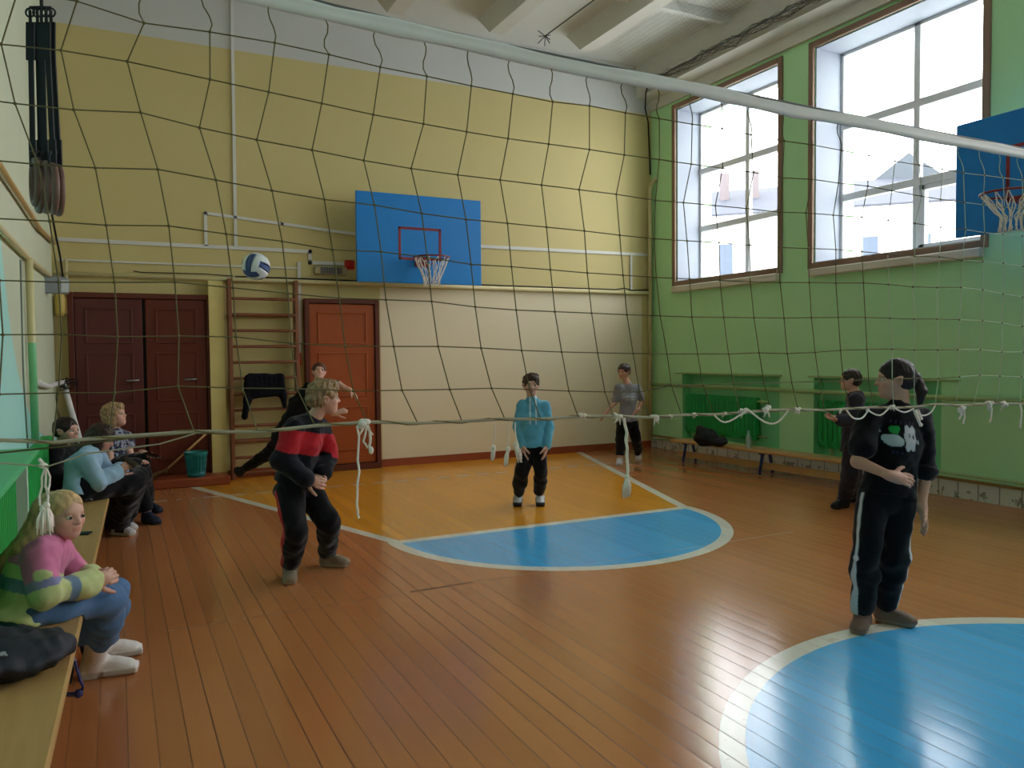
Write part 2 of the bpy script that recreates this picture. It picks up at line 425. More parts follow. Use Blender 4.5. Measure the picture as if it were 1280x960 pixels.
# strips of wall below, between and above the openings
w.box((XR, YN, 1.18), (XW, YF+.3, Z0)); w.box((XR, YN, Z1), (XW, YF+.3, ZC))
prev = YN
for a, b in sorted(WIN): w.box((XR, prev, Z0), (XW, a, Z1)); prev = b
w.box((XR, prev, Z0), (XW, YF+.3, Z1))
prev = YN
for a, b in sorted(NICHE): w.box((XR, prev, 0), (XW, a, 1.18)); w.box((XR+.17, a, 0), (XW, b, 1.18)); w.box((XR, a, 0), (XR+.17, b, .2)); prev = b
w.box((XR, prev, 0), (XW, YF+.3, 1.18))
w.build('wall_right', M['green'], kind=S, label='green right wall with tall windows')
for i, (a, b) in enumerate(NICHE):
    MB().box((XR+.160, a, .2), (XR+.169, b, 1.18)).box((XR+.001, a, .2), (XR+.165, a+.006, 1.18)).box((XR+.001, b-.006, .2), (XR+.165, b, 1.18)).build('trim_%d' % (i+1), M['niche'], kind=S, label='green niche panel behind a radiator')
MB().box((XR-.035, YN, 0), (XR, YF, .17)).build('baseboard_right', M['plinth'], kind=S, label='chipped white plinth along the green wall')
MB().box((XR-.045, YN, .17), (XR, YF, .195)).build('trim_7', mat('ochre ledge', rgb(150, 120, 70), .6), kind=S)
MB().prism([(XR-.28, ZC), (XR, ZC), (XR, 5.27), (XR-.05, 5.27), (XR-.05, 5.42), (XR-.28, 5.46)], 1, YN, YF).build('trim_8', M['beam'], kind=S, label='cream concrete beam above the windows')
MB().box((1.2, YF-.03, 0), (XR, YF, .1)).build('baseboard_far', M['skirt'], kind=S, label='brown skirting board along the end wall')
st = MB().bbox((XL, 9.7, 0), (1.16, YF, .1), .012); st.build('trim_9', M['skirt'], kind=S, label='low brown step before the double door')
pl = MB().box((1.0, 10.05, .1), (1.17, YF, 2.41)); pl.build('trim_10', mat('yellow pilaster paint', rgb(222, 204, 136), .6), kind=S, label='yellow pilaster beside the double door')
# ceiling ribs
for i, x in enumerate((.28, 1.66, 3.04, 4.42, 5.79)):
    m = MB()
    for y0, y1 in ((YN, 9.55),):
        pts = [(y0, ZC), (y1+.12, ZC), (y1-.2, 5.66), (y0, 5.66)]
        m.add([(x-.03, y, z) if z == ZC else (x, y, z) for y, z in pts]+[(x+.27, y, z) if z == ZC else (x+.2, y, z) for y, z in pts],
              [(0,1,2,3), (7,6,5,4), (0,4,5,1), (1,5,6,2), (2,6,7,3), (3,7,4,0)])
    m.build('trim_%d' % (20+i), M['beam'], kind=S, label='ceiling rib running towards the end wall')
k = 30
for y in (8.15, 5.2, 2.2, -.8):
    for x in (1.86, 3.24, 4.62, 5.99, .48):
        MB().prism([(y-.07, ZC), (y+.07, ZC), (y+.04, ZC-.12), (y-.04, ZC-.12)], 0, x, x+1.18 if x < 5.9 else 7.33).build('trim_%d' % k, M['ceil'], kind=S); k += 1
# ================================================================ windows
def make_window(i, a, b):
    r = empty('window_%d' % i, (8.1, (a+b)/2, Z0), kind=S, label=('tall six-pane window nearest the yellow end wall', 'tall six-pane window partly behind the blue side backboard')[i-1] if i < 3 else None)
    fr = MB(); t = .075
    for lo, hi in (((XR-.03, a-t, Z0-t), (XR+.02, a, Z1+t)), ((XR-.03, b, Z0-t), (XR+.02, b+t, Z1+t)), ((XR-.03, a, Z1), (XR+.02, b, Z1+t)), ((XR-.03, a, Z0-t), (XR+.02, b, Z0))): fr.bbox(lo, hi, .008)
    fr.build('window_frame', M['frame'], r, label='brown wooden surround')
    rv = MB()
    rv.box((XR+.02, a, Z0), (8.14, a+.012, Z1)).box((XR+.02, b-.012, Z0), (8.14, b, Z1)).box((XR+.02, a, Z1-.012), (8.14, b, Z1)).box((XR+.02, a, Z0), (8.14, b, Z0+.012))
    rv.build('reveal', M['reveal'], r)
    sa = MB(); x0, x1 = 8.05, 8.12; f = .05; ym = (a+b)/2
    sa.bbox((x0, a, Z0), (x1, a+f, Z1), .006).bbox((x0, b-f, Z0), (x1, b, Z1), .006).bbox((x0, a, Z1-f), (x1, b, Z1), .006).bbox((x0, a, Z0), (x1, b, Z0+f), .006)
    sa.bbox((x0, ym-.04, Z0), (x1, ym+.04, Z1), .006)
    for z in (3.38, 4.25): sa.bbox((x0-.004, a, z-.045), (x1, b, z+.045), .006)
    if i == 2:
        y0, y1, z0, z1 = a+.05, ym-.04, Z0+.05, 3.335
        for lo, hi in (((x0, y0, z0), (x1, y0+.06, z1)), ((x0, y1-.07, z0), (x1, y1, z1)), ((x0, y0, z1-.06), (x1, y1, z1)), ((x0, y0, z0), (x1, y1, z0+.06))): sa.bbox(lo, hi, .006)
    sa.build('sash', M['white'], r)
    MB().box((8.084, a+.02, Z0+.02), (8.088, b-.02, Z1-.02)).build('pane', M['glass'], r, label='clear glass panes')
    MB().bbox((XR-.09, a-.04, Z0-.17), (XR, b+.02, Z0-t), .012).build('sill', M['sill'], r)
    return r
for i, (a, b) in enumerate(WIN): make_window(i+1, a, b)
# ================================================================ doors
def door_leaf(name, x0, x1, z0, z1, m, parent, y=10.145):
    d = MB(); d.bbox((x0, y-.04, z0), (x1, y, z1), .006); W = x1-x0
    for p0, p1 in ((.08, .36), (.42, .70), (.75, .95)):
        za, zb = z0+(z1-z0)*p0, z0+(z1-z0)*p1; xa, xb = x0+.1, x1-.1
        for lo, hi in (((xa, y-.052, za), (xb, y-.04, za+.025)), ((xa, y-.052, zb-.025), (xb, y-.04, zb)), ((xa, y-.052, za+.025), (xa+.025, y-.04, zb-.025)), ((xb-.025, y-.052, za+.025), (xb, y-.04, zb-.025))): d.bbox(lo, hi, .005)
    return d.build(name, m, parent)
d1 = empty('door_1', (.28, 10.15, .1), kind=S, label='maroon double door above the low step')
f = MB()
for lo, hi in (((-.48, 10.08, .1), (-.42, YF, 2.24)), ((.97, 10.08, .1), (1.03, YF, 2.24)), ((-.42, 10.08, 2.18), (.97, YF, 2.24))): f.bbox(lo, hi, .006)
f.build('door_frame', M['dark_frame'], d1)
MB().box((-.42, 10.15, .1), (.97, YF, 2.18)).build('backing', M['black'], d1)
l1 = door_leaf('leaf', -.415, .275, .105, 2.175, M['maroon'], d1); l2 = door_leaf('leaf', .31, .965, .105, 2.175, M['redbrown'], d1)
l1['label'] = 'dark maroon leaf'; l2['label'] = 'red brown leaf'
for lf, (x0, x1) in ((l1, (.1, .22)), (l2, (.72, .84))):
    MB().tube([(x0, 10.1, 1.23), (x0, 10.06, 1.23), (x1, 10.06, 1.235), (x1, 10.1, 1.235)], .011, 8).build('door_handle', M['steel'], lf)
d2 = empty('door_2', (2.62, 10.15, .1), kind=S, label='orange brown single door near the wall bars')
f = MB()
for lo, hi in (((2.14, 10.1, 0), (2.2, YF, 2.23)), ((3.06, 10.1, 0), (3.12, YF, 2.23)), ((2.2, 10.1, 2.17), (3.06, YF, 2.23)), ((2.14, 10.08, 0), (3.12, YF, .08))): f.bbox(lo, hi, .006)
f.build('door_frame', M['dark_frame'], d2)
l3 = door_leaf('leaf', 2.205, 3.055, .085, 2.165, M['orange_door'], d2, 10.17)
hd = MB(); hd.tube([(2.29, 10.11, 1.06), (2.29, 10.08, 1.06), (2.39, 10.08, 1.06)], .011, 8).bbox((2.27, 10.12, .98), (2.31, 10.13, 1.12), .004); hd.build('door_handle', M['steel'], l3)
# ================================================================ yard and neighbouring house seen through the panes
MB().box((9, -60, -.9), (120, 120, -.7)).build('ground', mat('snowy yard', rgb(226, 228, 232), .9, .05, .3), kind=S)
def house():
    base = np.array([30.0, 27.0, -.7]); r = empty('building', base, 'white two-storey house with grey hipped roof outside the windows', 'building')
    ux = nrm([CR[0], CR[1], 0]); uy = nrm([CF[0], CF[1], 0])
    az = math.radians(46); uy = np.array([math.sin(az), math.cos(az), 0]); ux = np.array([uy[1], -uy[0], 0])
    P = lambda x, y, z: base+ux*x+uy*y+np.array([0, 0, z])
    b = MB(); x0, x1, dz = -6.2, 10.5, 8.9
    vs = [P(x, y, z) for z in (0, dz) for x, y in ((x0, 0), (x1, 0), (x1, 11), (x0, 11))]
    b.add(vs, [(0,1,5,4), (1,2,6,5), (2,3,7,6), (3,0,4,7), (4,5,6,7)]).build('wall', mat('white house render', rgb(236, 234, 230), .8, .04, 1), r)
    b = MB(); e = .6
    vs = [P(x0-e, -e, dz), P(x1+e, -e, dz), P(x1+e, 11+e, dz), P(x0-e, 11+e, dz), P(x0-e, 5.5, dz+2.3), P(x1-6.2, 5.5, dz+2.3)]
    b.add(vs, [(0,1,5,4), (1,2,5), (2,3,4,5), (3,0,4), (3,2,1,0)]); b.build('roof', mat('grey slate roof', rgb(50, 56, 68), .8, .3, .8, sc=(1, 1, 6)), r)
    b = MB(); vs = [P(1.2, 5.6, dz+1), P(7.8, 5.6, dz+1), P(4.5, 5.6, dz+3.6), P(1.2, 8, dz+1), P(7.8, 8, dz+1), P(4.5, 8, dz+3.6)]
    b.add(vs, [(0,1,2), (0,2,5,3), (1,4,5,2)]); b.build('gable', mat('pale gable cladding', rgb(66, 74, 80), .8, .1, 1), r)
    for x in (-4.6, -3.1):
        b = MB(); q = [P(x+i*.24, 3+j*.24, z) for z in (dz+.9, dz+2.7) for i, j in ((-1,-1), (1,-1), (1,1), (-1,1))]
        b.add(q, [(0,1,5,4), (1,2,6,5), (2,3,7,6), (3,0,4,7), (4,5,6,7)]).build('chimney', mat('pale chimney brick', rgb(92, 86, 88), .8), r)
    for z in (2.4, 6.0):
        for x in (-4.3, -1.0, 2.2, 4.4, 7.2):
            b = MB(); q = [P(x+i, j, z+kk) for kk in (0, 1.5) for i, j in ((-.32, -.05), (.32, -.05), (.32, .02), (-.32, .02))]
            b.add(q, [(0,1,5,4), (1,2,6,5), (2,3,7,6), (3,0,4,7), (4,5,6,7), (0,3,2,1)]).build('window', mat('dim house window', rgb(58, 70, 84), .5, .05, 1), r)
house()
# ================================================================ light: overcast sky through the windows
wd = bpy.data.worlds.new('overcast'); bpy.context.scene.world = wd; wd.use_nodes = True
bg = wd.node_tree.nodes['Background']; bg.inputs[0].default_value = (.97, .97, 1.0, 1); bg.inputs[1].default_value = SKY
for i, (a, b) in enumerate(WIN):
    L = bpy.data.lights.new('window portal', 'AREA'); L.shape = 'RECTANGLE'; L.size = b-a; L.size_y = Z1-Z0; L.cycles.is_portal = True
    o = bpy.data.objects.new('window_portal', L); C.objects.link(o); o.location = (8.2, (a+b)/2, (Z0+Z1)/2)
    o.rotation_euler = Vector((-1, 0, 0)).to_track_quat('-Z', 'Z').to_euler()
# ================================================================ volleyball net (stretched across the hall at Y = 1.9)
NY = 1.9
NX = [[(96,1),(76,62),(92,136),(119,208.5),(132.5,280.5),(143,352.5),(147,421),(143,491),(136,547)],
 [(180,28),(159,75.5),(176,139),(197.5,210),(211.5,281),(219,352),(224,420),(222.5,483),(243,541)],
 [(262.5,39),(263,97.5),(250,157.5),(271,223),(284,291),(292.5,359),(296,421),(304,485.5),(322,539)],
 [(344,52.5),(337,113),(322.5,172.5),(342,236),(355,300),(362,366),(365.5,429),(372,486),(394,532.5)],
 [(412,67),(404,127),(392.5,185),(408.5,247),(419,310.5),(427,372),(433.5,432.5),(443,489),(460,529)],
 [(476.5,82.5),(469,141),(458,198),(472,254),(480.5,313),(486,374),(495,433),(504,488),(522,528)],
 [(535,94),(532.5,152.5),(518,208),(532,264.5),(539,320),(544,376),(551,433),(564,487),(578,527)],
 [(591,106),(587,162.5),(577,216),(588,272),(594.5,329),(599,383),(605,435),(616.5,485.5),(632,525)],
 [(643,116),(639,171),(630.5,222.5),(640.5,277),(645.5,332),(650.5,387),(656,438),(664,487),(676,523)],
 [(693,126),(690,178),(682.5,229),(689.5,282),(694.5,336),(699,389),(706,440),(713,489),(723,521)],
 [(739,131),(741,185),(729.5,235),(737,287),(740.5,340),(745,391),(751,441),(758,490),(767,521)],
 [(784,140),(784.5,192),(776,241),(781,292.5),(785,343),(789,393),(795,442),(801,490),(811,521)],
 [(826,147.5),(828,198),(824.5,249),(823.5,297),(826,346),(830,394.5),(837,442.5),(841,482),(852,519)],
 [(867,154.5),(867.5,204),(859,252),(864,300),(867,348),(869,396),(875,442.5),(880,481),(893,519)],
 [(904,160),(906,209.5),(898,256),(903,302.5),(904,350),(908,396.5),(913,442.5),(918,480),(925,515)],
 [(940,168),(944,215),(936,260),(940,306),(941,352),(945,397),(950.5,441),(956,479),(963,513)],
 [(981,176),(979,222),(977,265),(975,309),(977,353),(981.5,397.5),(985,442),(990,478),(998,513)],
 [(1016,181),(1015,224),(1008,266),(1011,310.5),(1012,353),(1014.5,397),(1019,440.5),(1024,477),(1030,512)],
 [(1051,188),(1047.5,229),(1041,269),(1044,312),(1044,354),(1047,397),(1050,438),(1054,476),(1062,511)],
 [(1085,195),(1083,233),(1075,272),(1075,315),(1077,354),(1079.5,397),(1082,437),(1085,475),(1092,510)],
 [(1117,202),(1112,239),(1107,276),(1106,318),(1107,356),(1109,398),(1112.5,436.5),(1114,474),(1117,509)],
 [(1147,207),(1148,246),(1139,280),(1138,321),(1136,359),(1138,399),(1140,437.5),(1141,473),(1143,509)],
 [(1175,212),(1171,250),(1170,285),(1168,322),(1165,360),(1166,399),(1168,437.5),(1171,473),(1169,506)],
 [(1201,217),(1200,254),(1200,288),(1195,326),(1194,360),(1193,400),(1193,437),(1197,471),(1195,506)],
 [(1227,220),(1223,257),(1223,292),(1220,328),(1220,363),(1221,401),(1220.5,437),(1222,469),(1217,506)],
 [(1250,223),(1249,260),(1245,294),(1245,330),(1245,368),(1245,404),(1247,440),(1247,470),(1246,505)],
 [(1274,226),(1272,262),(1269,296),(1269,334),(1269,372),(1270,408),(1274,440),(1274,471),(1275,504)]]
TAPE = [(.34, 2.325), (.45, 2.318), (.87, 2.30), (1.5, 2.29), (2.17, 2.28), (3.24, 2.272), (5, 2.27), (7.2, 2.29)]
def tape_z(x):
    if x < .34: return 2.325+(.34-x)*.03
    for (a, za), (b, zb) in zip(TAPE, TAPE[1:]):
        if x <= b: return za+(zb-za)*(x-a)/(b-a)
    return 2.29
def bow(x, z):
    t = max(0, min(1, (2.3-z)/1.0)); return NY+.03*math.sin(PI*t)*math.sin(x*1.3+.4)
def build_net():
    rnd = random.Random(9)
    cols = []
    for col in NX:
        pts = [ony(x, y, NY) for x, y in col]; cols.append([np.array([p[0], bow(p[0], p[2]), p[2]]) for p in pts])
    step = cols[1][4][0]-cols[0][4][0]
    left = []
    for k in (3, 2, 1): left.append([p-np.array([.105*k, 0, rnd.uniform(-.006, .006)]) for p in cols[0]])
    cols = left+cols
    while cols[-1][0][0] < 7.05:
        cols.append([p+np.array([.117, 0, rnd.uniform(-.006, .006)]) for p in cols[-1]])
    r = empty('volleyball_net', (cols[0][-1][0], NY, 1.3), 'wide volleyball net with white top tape hung across the hall before the players', 'net')
    def cord(name, lst, m, rad, parent, kind=None, label=None):
        b = MB()
        for pts in lst: b.tube(pts, rad, 5, cap=False)
        return b.build(name, m, parent, label, kind=kind, fix=False)
    def wavy(a, b, amp):
        d = b-a; n = 5; s = rnd.choice((-1, 1)); out = []
        for i in range(n+1):
            t = i/n; out.append(a+d*t+np.array([amp*s*math.sin(2*PI*t), amp*.5*math.sin(PI*t), 0]))
        return out
    dark, light = [], []
    for i, c in enumerate(cols):
        top = np.array([c[0][0]-.012, NY, tape_z(c[0][0]-.012)-.01])
        path = wavy(top, c[0], .004+.006*rnd.random())+c[1:]
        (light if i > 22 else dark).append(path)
    for j in range(8):
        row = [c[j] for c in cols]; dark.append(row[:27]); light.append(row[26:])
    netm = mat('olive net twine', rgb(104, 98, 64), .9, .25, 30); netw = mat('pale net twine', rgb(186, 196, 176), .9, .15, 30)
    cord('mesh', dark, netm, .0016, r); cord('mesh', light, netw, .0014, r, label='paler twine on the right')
    kn = MB()
    for c in cols:
        for p in c[:8]: kn.ball(p, .0038, 6, 4)
    kn.build('knots', netm, r, kind='stuff', fix=False)
    tp = MB(); xs = [cols[0][0][0]]+[.34+.15*i for i in range(46)]
    prof = [(-.005, .021), (.005, .021), (.007, .012), (.004, .006), (.009, -.002), (.006, -.015), (0, -.019), (-.006, -.015), (-.009, -.002), (-.004, .006), (-.007, .012)]
    vs, fs = [], []
    for i, x in enumerate(xs):
        z = tape_z(x)+.0025*math.sin(x*9); y = NY+.004*math.sin(x*7)
        for a, b in prof: vs.append((x, y+a, z+b*(1+.12*math.sin(x*23))))
    n = len(prof)
    for i in range(len(xs)-1):
        for k in range(n): fs.append((i*n+k, i*n+(k+1) % n, (i+1)*n+(k+1) % n, (i+1)*n+k))
    tp.add(vs, fs, True); tp.build('top_tape', mat('white vinyl tape', rgb(236, 236, 238), .5, .06, 14), r)
    cord('cable', [[(x, NY, tape_z(x)+.022) for x in [XL+.01]+xs+[XR-.01]]], mat('grey net cable', rgb(120, 120, 122), .5), .004, r)
    bot = [c[8]+np.array([0, 0, .003*math.sin(i*2.1)]) for i, c in enumerate(cols)]
    bm = mat('greyish rope', rgb(176, 168, 146), .9, .3, 12)
    bp = [np.array([XL+.02, NY, bot[0][2]-.004])]+bot+[np.array([XR-.02, NY, 1.31])]
    cord('bottom_rope', [bp], bm, .0044, r)
    sp = []; q = []
    for a, b in zip(bp, bp[1:]):
        for t in np.linspace(0, 1, 6)[:-1]: q.append(a+(b-a)*t)
    for i in range(len(q)): an = i*1.1; sp.append(q[i]+.0036*np.array([0, math.cos(an), math.sin(an)]))
    cord('bottom_rope', [sp], mat('olive twist cord', rgb(128, 118, 84), .9, .3, 12), .0025, r, label='olive cord wound round the rope')
    sec = [ony(x, y, NY+.015) for x, y in ((-60,569),(0,566),(80,558),(160,548),(238,542),(300,541))]
    cord('slack_cord', [sec], netm, .0022, r)
    lo2 = [ony(x, y, NY-.012) for x, y in ((-50,582),(0,579),(60,583),(110,567),(200,555),(244,542))]; cord('slack_cord', [lo2], bm, .0018, r)
    # sagging loops, rag ties and hanging ends along the bottom rope
    loops = [[(893,519),(905,531),(925,519),(935,512)], [(935,512),(957,530),(972,530),(985,513)], [(1058,512),(1066,524),(1078,524),(1085,513)],
             [(1085,513),(1100,522),(1112,509)], [(1118,510),(1130,517),(1142,511)], [(1144,512),(1152,521),(1163,517),(1169,507)]]
    for lp in loops:
        p = [ony(x, y, NY-.01) for x, y in lp]; q = []
        for i in range(len(p)-1):
            for t in (0, .33, .67): q.append(p[i]+(p[i+1]-p[i])*t)
        q.append(p[-1])
        for _ in range(2): q = [q[0]]+[(q[i-1]+2*q[i]+q[i+1])/4 for i in range(1, len(q)-1)]+[q[-1]]
        cord('loop', [q], M['cotton'], .003, r)
    cot = M['cotton']
    def rag(x, y, s, seed):
        rr = random.Random(seed); c = ony(x, y, NY); b = MB()
        for i in range(5): b.ball(c+np.array([rr.uniform(-1, 1), rr.uniform(-.5, .5), rr.uniform(-.6, .6)])*s, (s*.8, s*.6, s*.6), 8, 6)
        for i in range(3):
            e = c+np.array([rr.uniform(-1.5, 1.5)*s, rr.uniform(-.5, .5)*s, -rr.uniform(1, 2.4)*s]); b.tube([c, (c+e)/2+np.array([rr.uniform(-.3, .3)*s, 0, 0]), e], [s*.28, s*.25, s*.12], 5)
        b.build('rag_tie', cot, r, fix=False)
    for i, (x, y, s) in enumerate(((728,519,.010),(772,520,.011),(819,522,.011),(930,513,.011),(958,511,.014),(997,513,.010),(1050,513,.006),(1085,512,.006),(1114,508,.009),(1200,510,.014),(1236,505,.012),(1255,505,.012),(457,529,.014),(838,520,.005),(868,518,.006),(905,517,.006))): rag(x, y, s, i)
    def hang(pts, rad, name='hanging_cord'):
        q = [ony(x, y, NY-.006) for x, y in pts]; m_ = []
        for i in range(len(q)-1):
            for t in (0, .5): m_.append(q[i]+(q[i+1]-q[i])*t+np.array([rnd.uniform(-.003, .003), rnd.uniform(-.003, .003), 0]))
        m_.append(q[-1]); return cord(name, [m_], cot, rad, r)
    hang([(448,532),(448,560),(449,590),(447,620),(446,640),(449,648)], .0028)
    hang([(460,532),(455,552),(460,560),(464,548),(461,535)], .0028); b = MB(); b.ball(ony(464,563,NY-.006), (.006,.006,.010)); b.build('knot', cot, r)
    hang([(460,535),(462,562)], .0026)
    hang([(617,528),(619,545),(617,560)], .0016); hang([(635,527),(635,560)], .0016); hang([(645,528),(644,545),(648,560)], .002)
    def tassel(top, p0, p1, wid, seed, name='tassel'):
        rr = random.Random(seed); a = ony(*p0, NY-.006); e = ony(*p1, NY-.006); b = MB()
        for i in range(26):
            an = rr.random()*6.28; rad = wid*math.sqrt(rr.random()); d = np.array([math.cos(an)*rad, math.sin(an)*rad, 0])
            end = e+d+np.array([0, 0, rr.uniform(-.008, .012)]); b.tube([a+d*.15, (a+end)/2+d*.35, end], [.0022, .0024, .0014], 5)
        b.ball(a, (.007, .007, .009), 8, 6); b.build(name, cot, r, fix=False)
    tassel(None, (617,560), (616,572), .006, 1); tassel(None, (635,562), (632,580), .004, 2); tassel(None, (645,556), (649,575), .008, 3)
    hang([(781,522),(784,540),(783,560),(785,580),(784,598)], .0048); tassel(None, (784,596), (783,620), .014, 4)
    hang([(1147,512),(1152,524)], .006); b = MB(); b.tube([ony(1143,513,NY-.01), ony(1150,530,NY-.01)], [.006,.005], 7).ball(ony(1151,531,NY-.01), .007); b.build('knot', cot, r)
    for i, (x, y0, y1) in enumerate(((1205,512,530),(1200,512,524),(1238,505,528),(1276,505,535))): hang([(x, y0), (x+1, (y0+y1)/2), (x-1, y1)], .0034)
    # long tassel near the seated girl
    hang([(50,574),(54,582),(57,586)], .004); hang([(54,586),(52,608),(50,632)], .0024); hang([(57,586),(58,608),(59,634)], .0024); hang([(60,586),(62,606),(62,618),(56,608)], .0022)
    b = MB(); b.ball(ony(54,582,NY-.006), (.009,.008,.006)); b.build('knot', cot, r)
    tassel(None, (54,636), (54,663), .018, 5); tassel(None, (58,632), (60,664), .014, 6)
build_net()
# ================================================================ volleyball in flight
def volleyball():
    c = at(320, 333, 6.2); V = MB(); n = 18; R_ = .108
    faces = {0: [], 1: [], 2: []}
    for ax in range(3):
        for sg in (-1, 1):
            for i in range(n):
                for j in range(n):
                    q = []
                    for a, b in ((i, j), (i+1, j), (i+1, j+1), (i, j+1)):
                        p = [0, 0, 0]; p[ax] = sg; p[(ax+1) % 3] = math.tan((a/n-.5)*PI/2); p[(ax+2) % 3] = math.tan((b/n-.5)*PI/2)
                        if sg < 0: p[(ax+1) % 3] *= -1
                        p = nrm(p); s_ = 3*(i+.5)/n; dd = R_
                        if a in (0, n//3, 2*n//3, n) or (b in (0, n)): dd -= .0022
                        q.append(p*dd)
                    st = int(3*(i+.5)/n); V.add(q, [(0, 1, 2, 3)], True, 1 if (st == 1 and ax != 2) or (ax == 2 and sg < 0 and st != 1) else 0)
    import bmesh
    r = V.build('volleyball', [mat('white ball panel', rgb(214, 220, 222), .5), mat('blue ball panel', rgb(52, 78, 128), .5)], None, 'white and blue volleyball flying above the wall bars', 'ball')
    bm = bmesh.new(); bm.from_mesh(r.data); bmesh.ops.remove_doubles(bm, verts=bm.verts, dist=1e-5); bm.to_mesh(r.data); bm.free()
    r.location = tuple(c); r.rotation_euler = (.2, .3, .9)
volleyball()
# ================================================================ basketball hoops
def hoop(P, name_label, w2, zb, zt, side, rz, sq, nets, boxc):
    """P maps (along board, out from board, up) to the hall"""
    root = empty('basketball_hoop', P(0, 0, zb), name_label, 'basketball hoop')
    def bx(lo, hi, b, bv=.004):
        mb = MB(); mb.bbox(lo, hi, bv)
        b.add([P(*v) for v in mb.v], mb.f)
    b = MB(); bx((-w2, -.035, zb), (w2, 0, zt), b, .006); b.build('backboard', M['board'], root)
    b = MB(); x0, x1, z0, z1 = sq; t = .034
    for lo, hi in (((x0, 0, z0), (x0+t, .003, z1)), ((x1-t, 0, z0), (x1, .003, z1)), ((x0, 0, z0), (x1, .003, z0+t)), ((x0, 0, z1-t), (x1, .003, z1))): bx(lo, hi, b, .001)
    b.build('target_square', M['rim'], root)
    b = MB(); back = side
    for x in (-w2*.55, w2*.55):
        bx((x-.03, -back, zb+.15), (x+.03, -.036, zb+.21), b); bx((x-.03, -back, zt-.25), (x+.03, -.036, zt-.19), b); bx((x-.03, -.075, zb+.1), (x+.03, -.036, zt-.1), b)
    for z in (zb+.1, zt-.2): bx((-w2*.85, -.09, z), (w2*.85, -.04, z+.06), b)
    b.build('support_frame', M['pipe'], root)
    xr, zr, cy = boxc
    b = MB(); b.tube([P(xr+.225*math.cos(a), cy+.225*math.sin(a), zr) for a in np.linspace(0, 2*PI, 33)[:-1]], .010, 8, closed=True)
    bx((xr-.09, 0, zr-.09), (xr+.09, .012, zr+.04), b); bx((xr-.08, .01, zr-.012), (xr+.08, cy-.21, zr+.012), b)
    b.tube([P(xr-.08, .01, zr-.08), P(xr-.15, .22, zr-.005)], .008, 6).tube([P(xr+.08, .01, zr-.08), P(xr+.15, .22, zr-.005)], .008, 6)
    b.build('rim', M['rim'], root)
    b = MB(); rr = random.Random(nets); K = 12
    if nets == 1:
        prof = [(.222, 0), (.185, -.09), (.14, -.19), (.105, -.28), (.10, -.36)]
    else:
        prof = [(.222, 0), (.16, -.08), (.11, -.15), (.075, -.2), (.08, -.26), (.09, -.31)]
    tw = PI/K
    for k in range(K):
        for sgn in (-1, 1):
            pts = []
            for i, (rad, dz) in enumerate(prof):
                a = 2*PI*k/K+sgn*tw*i*.5*(1 if i % 2 else .0 if i == 0 else 1); a = 2*PI*k/K+(sgn*tw/2 if i % 2 else 0)
                a += rr.uniform(-.08, .08); pts.append(P(xr+rad*math.cos(a), cy+rad*math.sin(a), zr+dz+rr.uniform(-.012, .012)))
            if rr.random() < .25: pts = pts[:-1]
            b.tube(pts, .0052, 5)
    b.build('net', M['cotton'], root, fix=False)
    return root
cxb = 3.59
hoop(lambda x, y, z: np.array([cxb+x, 9.75-y, z]), 'blue backboard with white-netted hoop on the yellow end wall', .86, 2.43, 3.57, .43, 0,
     (3.28-cxb, 3.87-cxb, 2.73, 3.155), 1, (0, 2.73, .375))
hoop(lambda x, y, z: np.array([7.1-y, 4.0+x, z]), 'blue backboard in front of the second window on the green wall', .79, 2.55, 3.60, .5, 0,
     (-.32, .32, 2.80, 3.30), 2, (0, 2.79, .45))
# ================================================================ wall bars with a jacket over a rung
wb = empty('wall_bars', (1.62, 10.08, 0), 'brown wooden wall bars between the two doors', 'wall bars')
for x in (1.21, 2.0): MB().bbox((x, 9.98, 0), (x+.045, 10.13, 2.44), .006).build('upright', M['bar'], wb)
for i in range(12):
    z = 2.2-.193*i; b = MB(); pts = [(1.23, 10.0, z), (2.03, 10.0, z)]
    b.tube([(1.23+.08*k, 10.0, z) for k in range(11)], .019, 8); b.build('rung', M['bar'], wb)
MB().bbox((1.255, 10.13, 1.99), (2.0, YF, 2.022), .004).build('wall_bracket', M['bar'], wb); MB().bbox((1.255, 10.13, .446), (2.0, YF, .48), .004).build('wall_bracket', M['bar'], wb)
cloth_dark = vmat('dark cloth', .9, .15, .0, .2, 200)
def jacket():
    y = 9.965; pr = []
    O = ony(305, 468, y); 
    g = lambda px, py, dy=0: ony(px, py, y+dy)
    R0 = np.eye(3)
    def slab(p0, p1, p2, p3, t):  # quad region as rows of cones
        out = []
        for k in range(7):
            a = g(p0[0]+(p1[0]-p0[0])*k/6, p0[1]+(p1[1]-p0[1])*k/6); b_ = g(p3[0]+(p2[0]-p3[0])*k/6, p3[1]+(p2[1]-p3[1])*k/6)
            out.append(cone(a, b_+np.array([0, -.015, 0]), t, t*1.15, .03))
        return out
    pr += slab((313,471), (350,471), (347,492), (316,494), .032)
    pr += [cone(g(309,472), g(309,500,-.02), .035, .045, .03), cone(g(309,500,-.02), g(306,521,-.02), .045, .036, .03)]
    pr += [cone(g(352,472), g(354,494,-.02), .03, .036, .03), cone(g(354,494,-.02), g(356,508,-.02), .036, .028, .03)]
    pr += [cone(g(312,470, .03), g(351,470, .03), .028, .028, .03), cone(g(314,472,.075), g(349,480,.075), .028, .03, .03)]
    V, Q = sdf_mesh(pr, .010, lambda X: wob(X, .004, 30, 3)+wob(X, .0015, 90, 5))
    o = np_mesh('jacket', V, Q, cloth_dark, None, rgb(20, 20, 28)); tag(o, 'black jacket draped over a rung of the wall bars', 'jacket')
jacket()
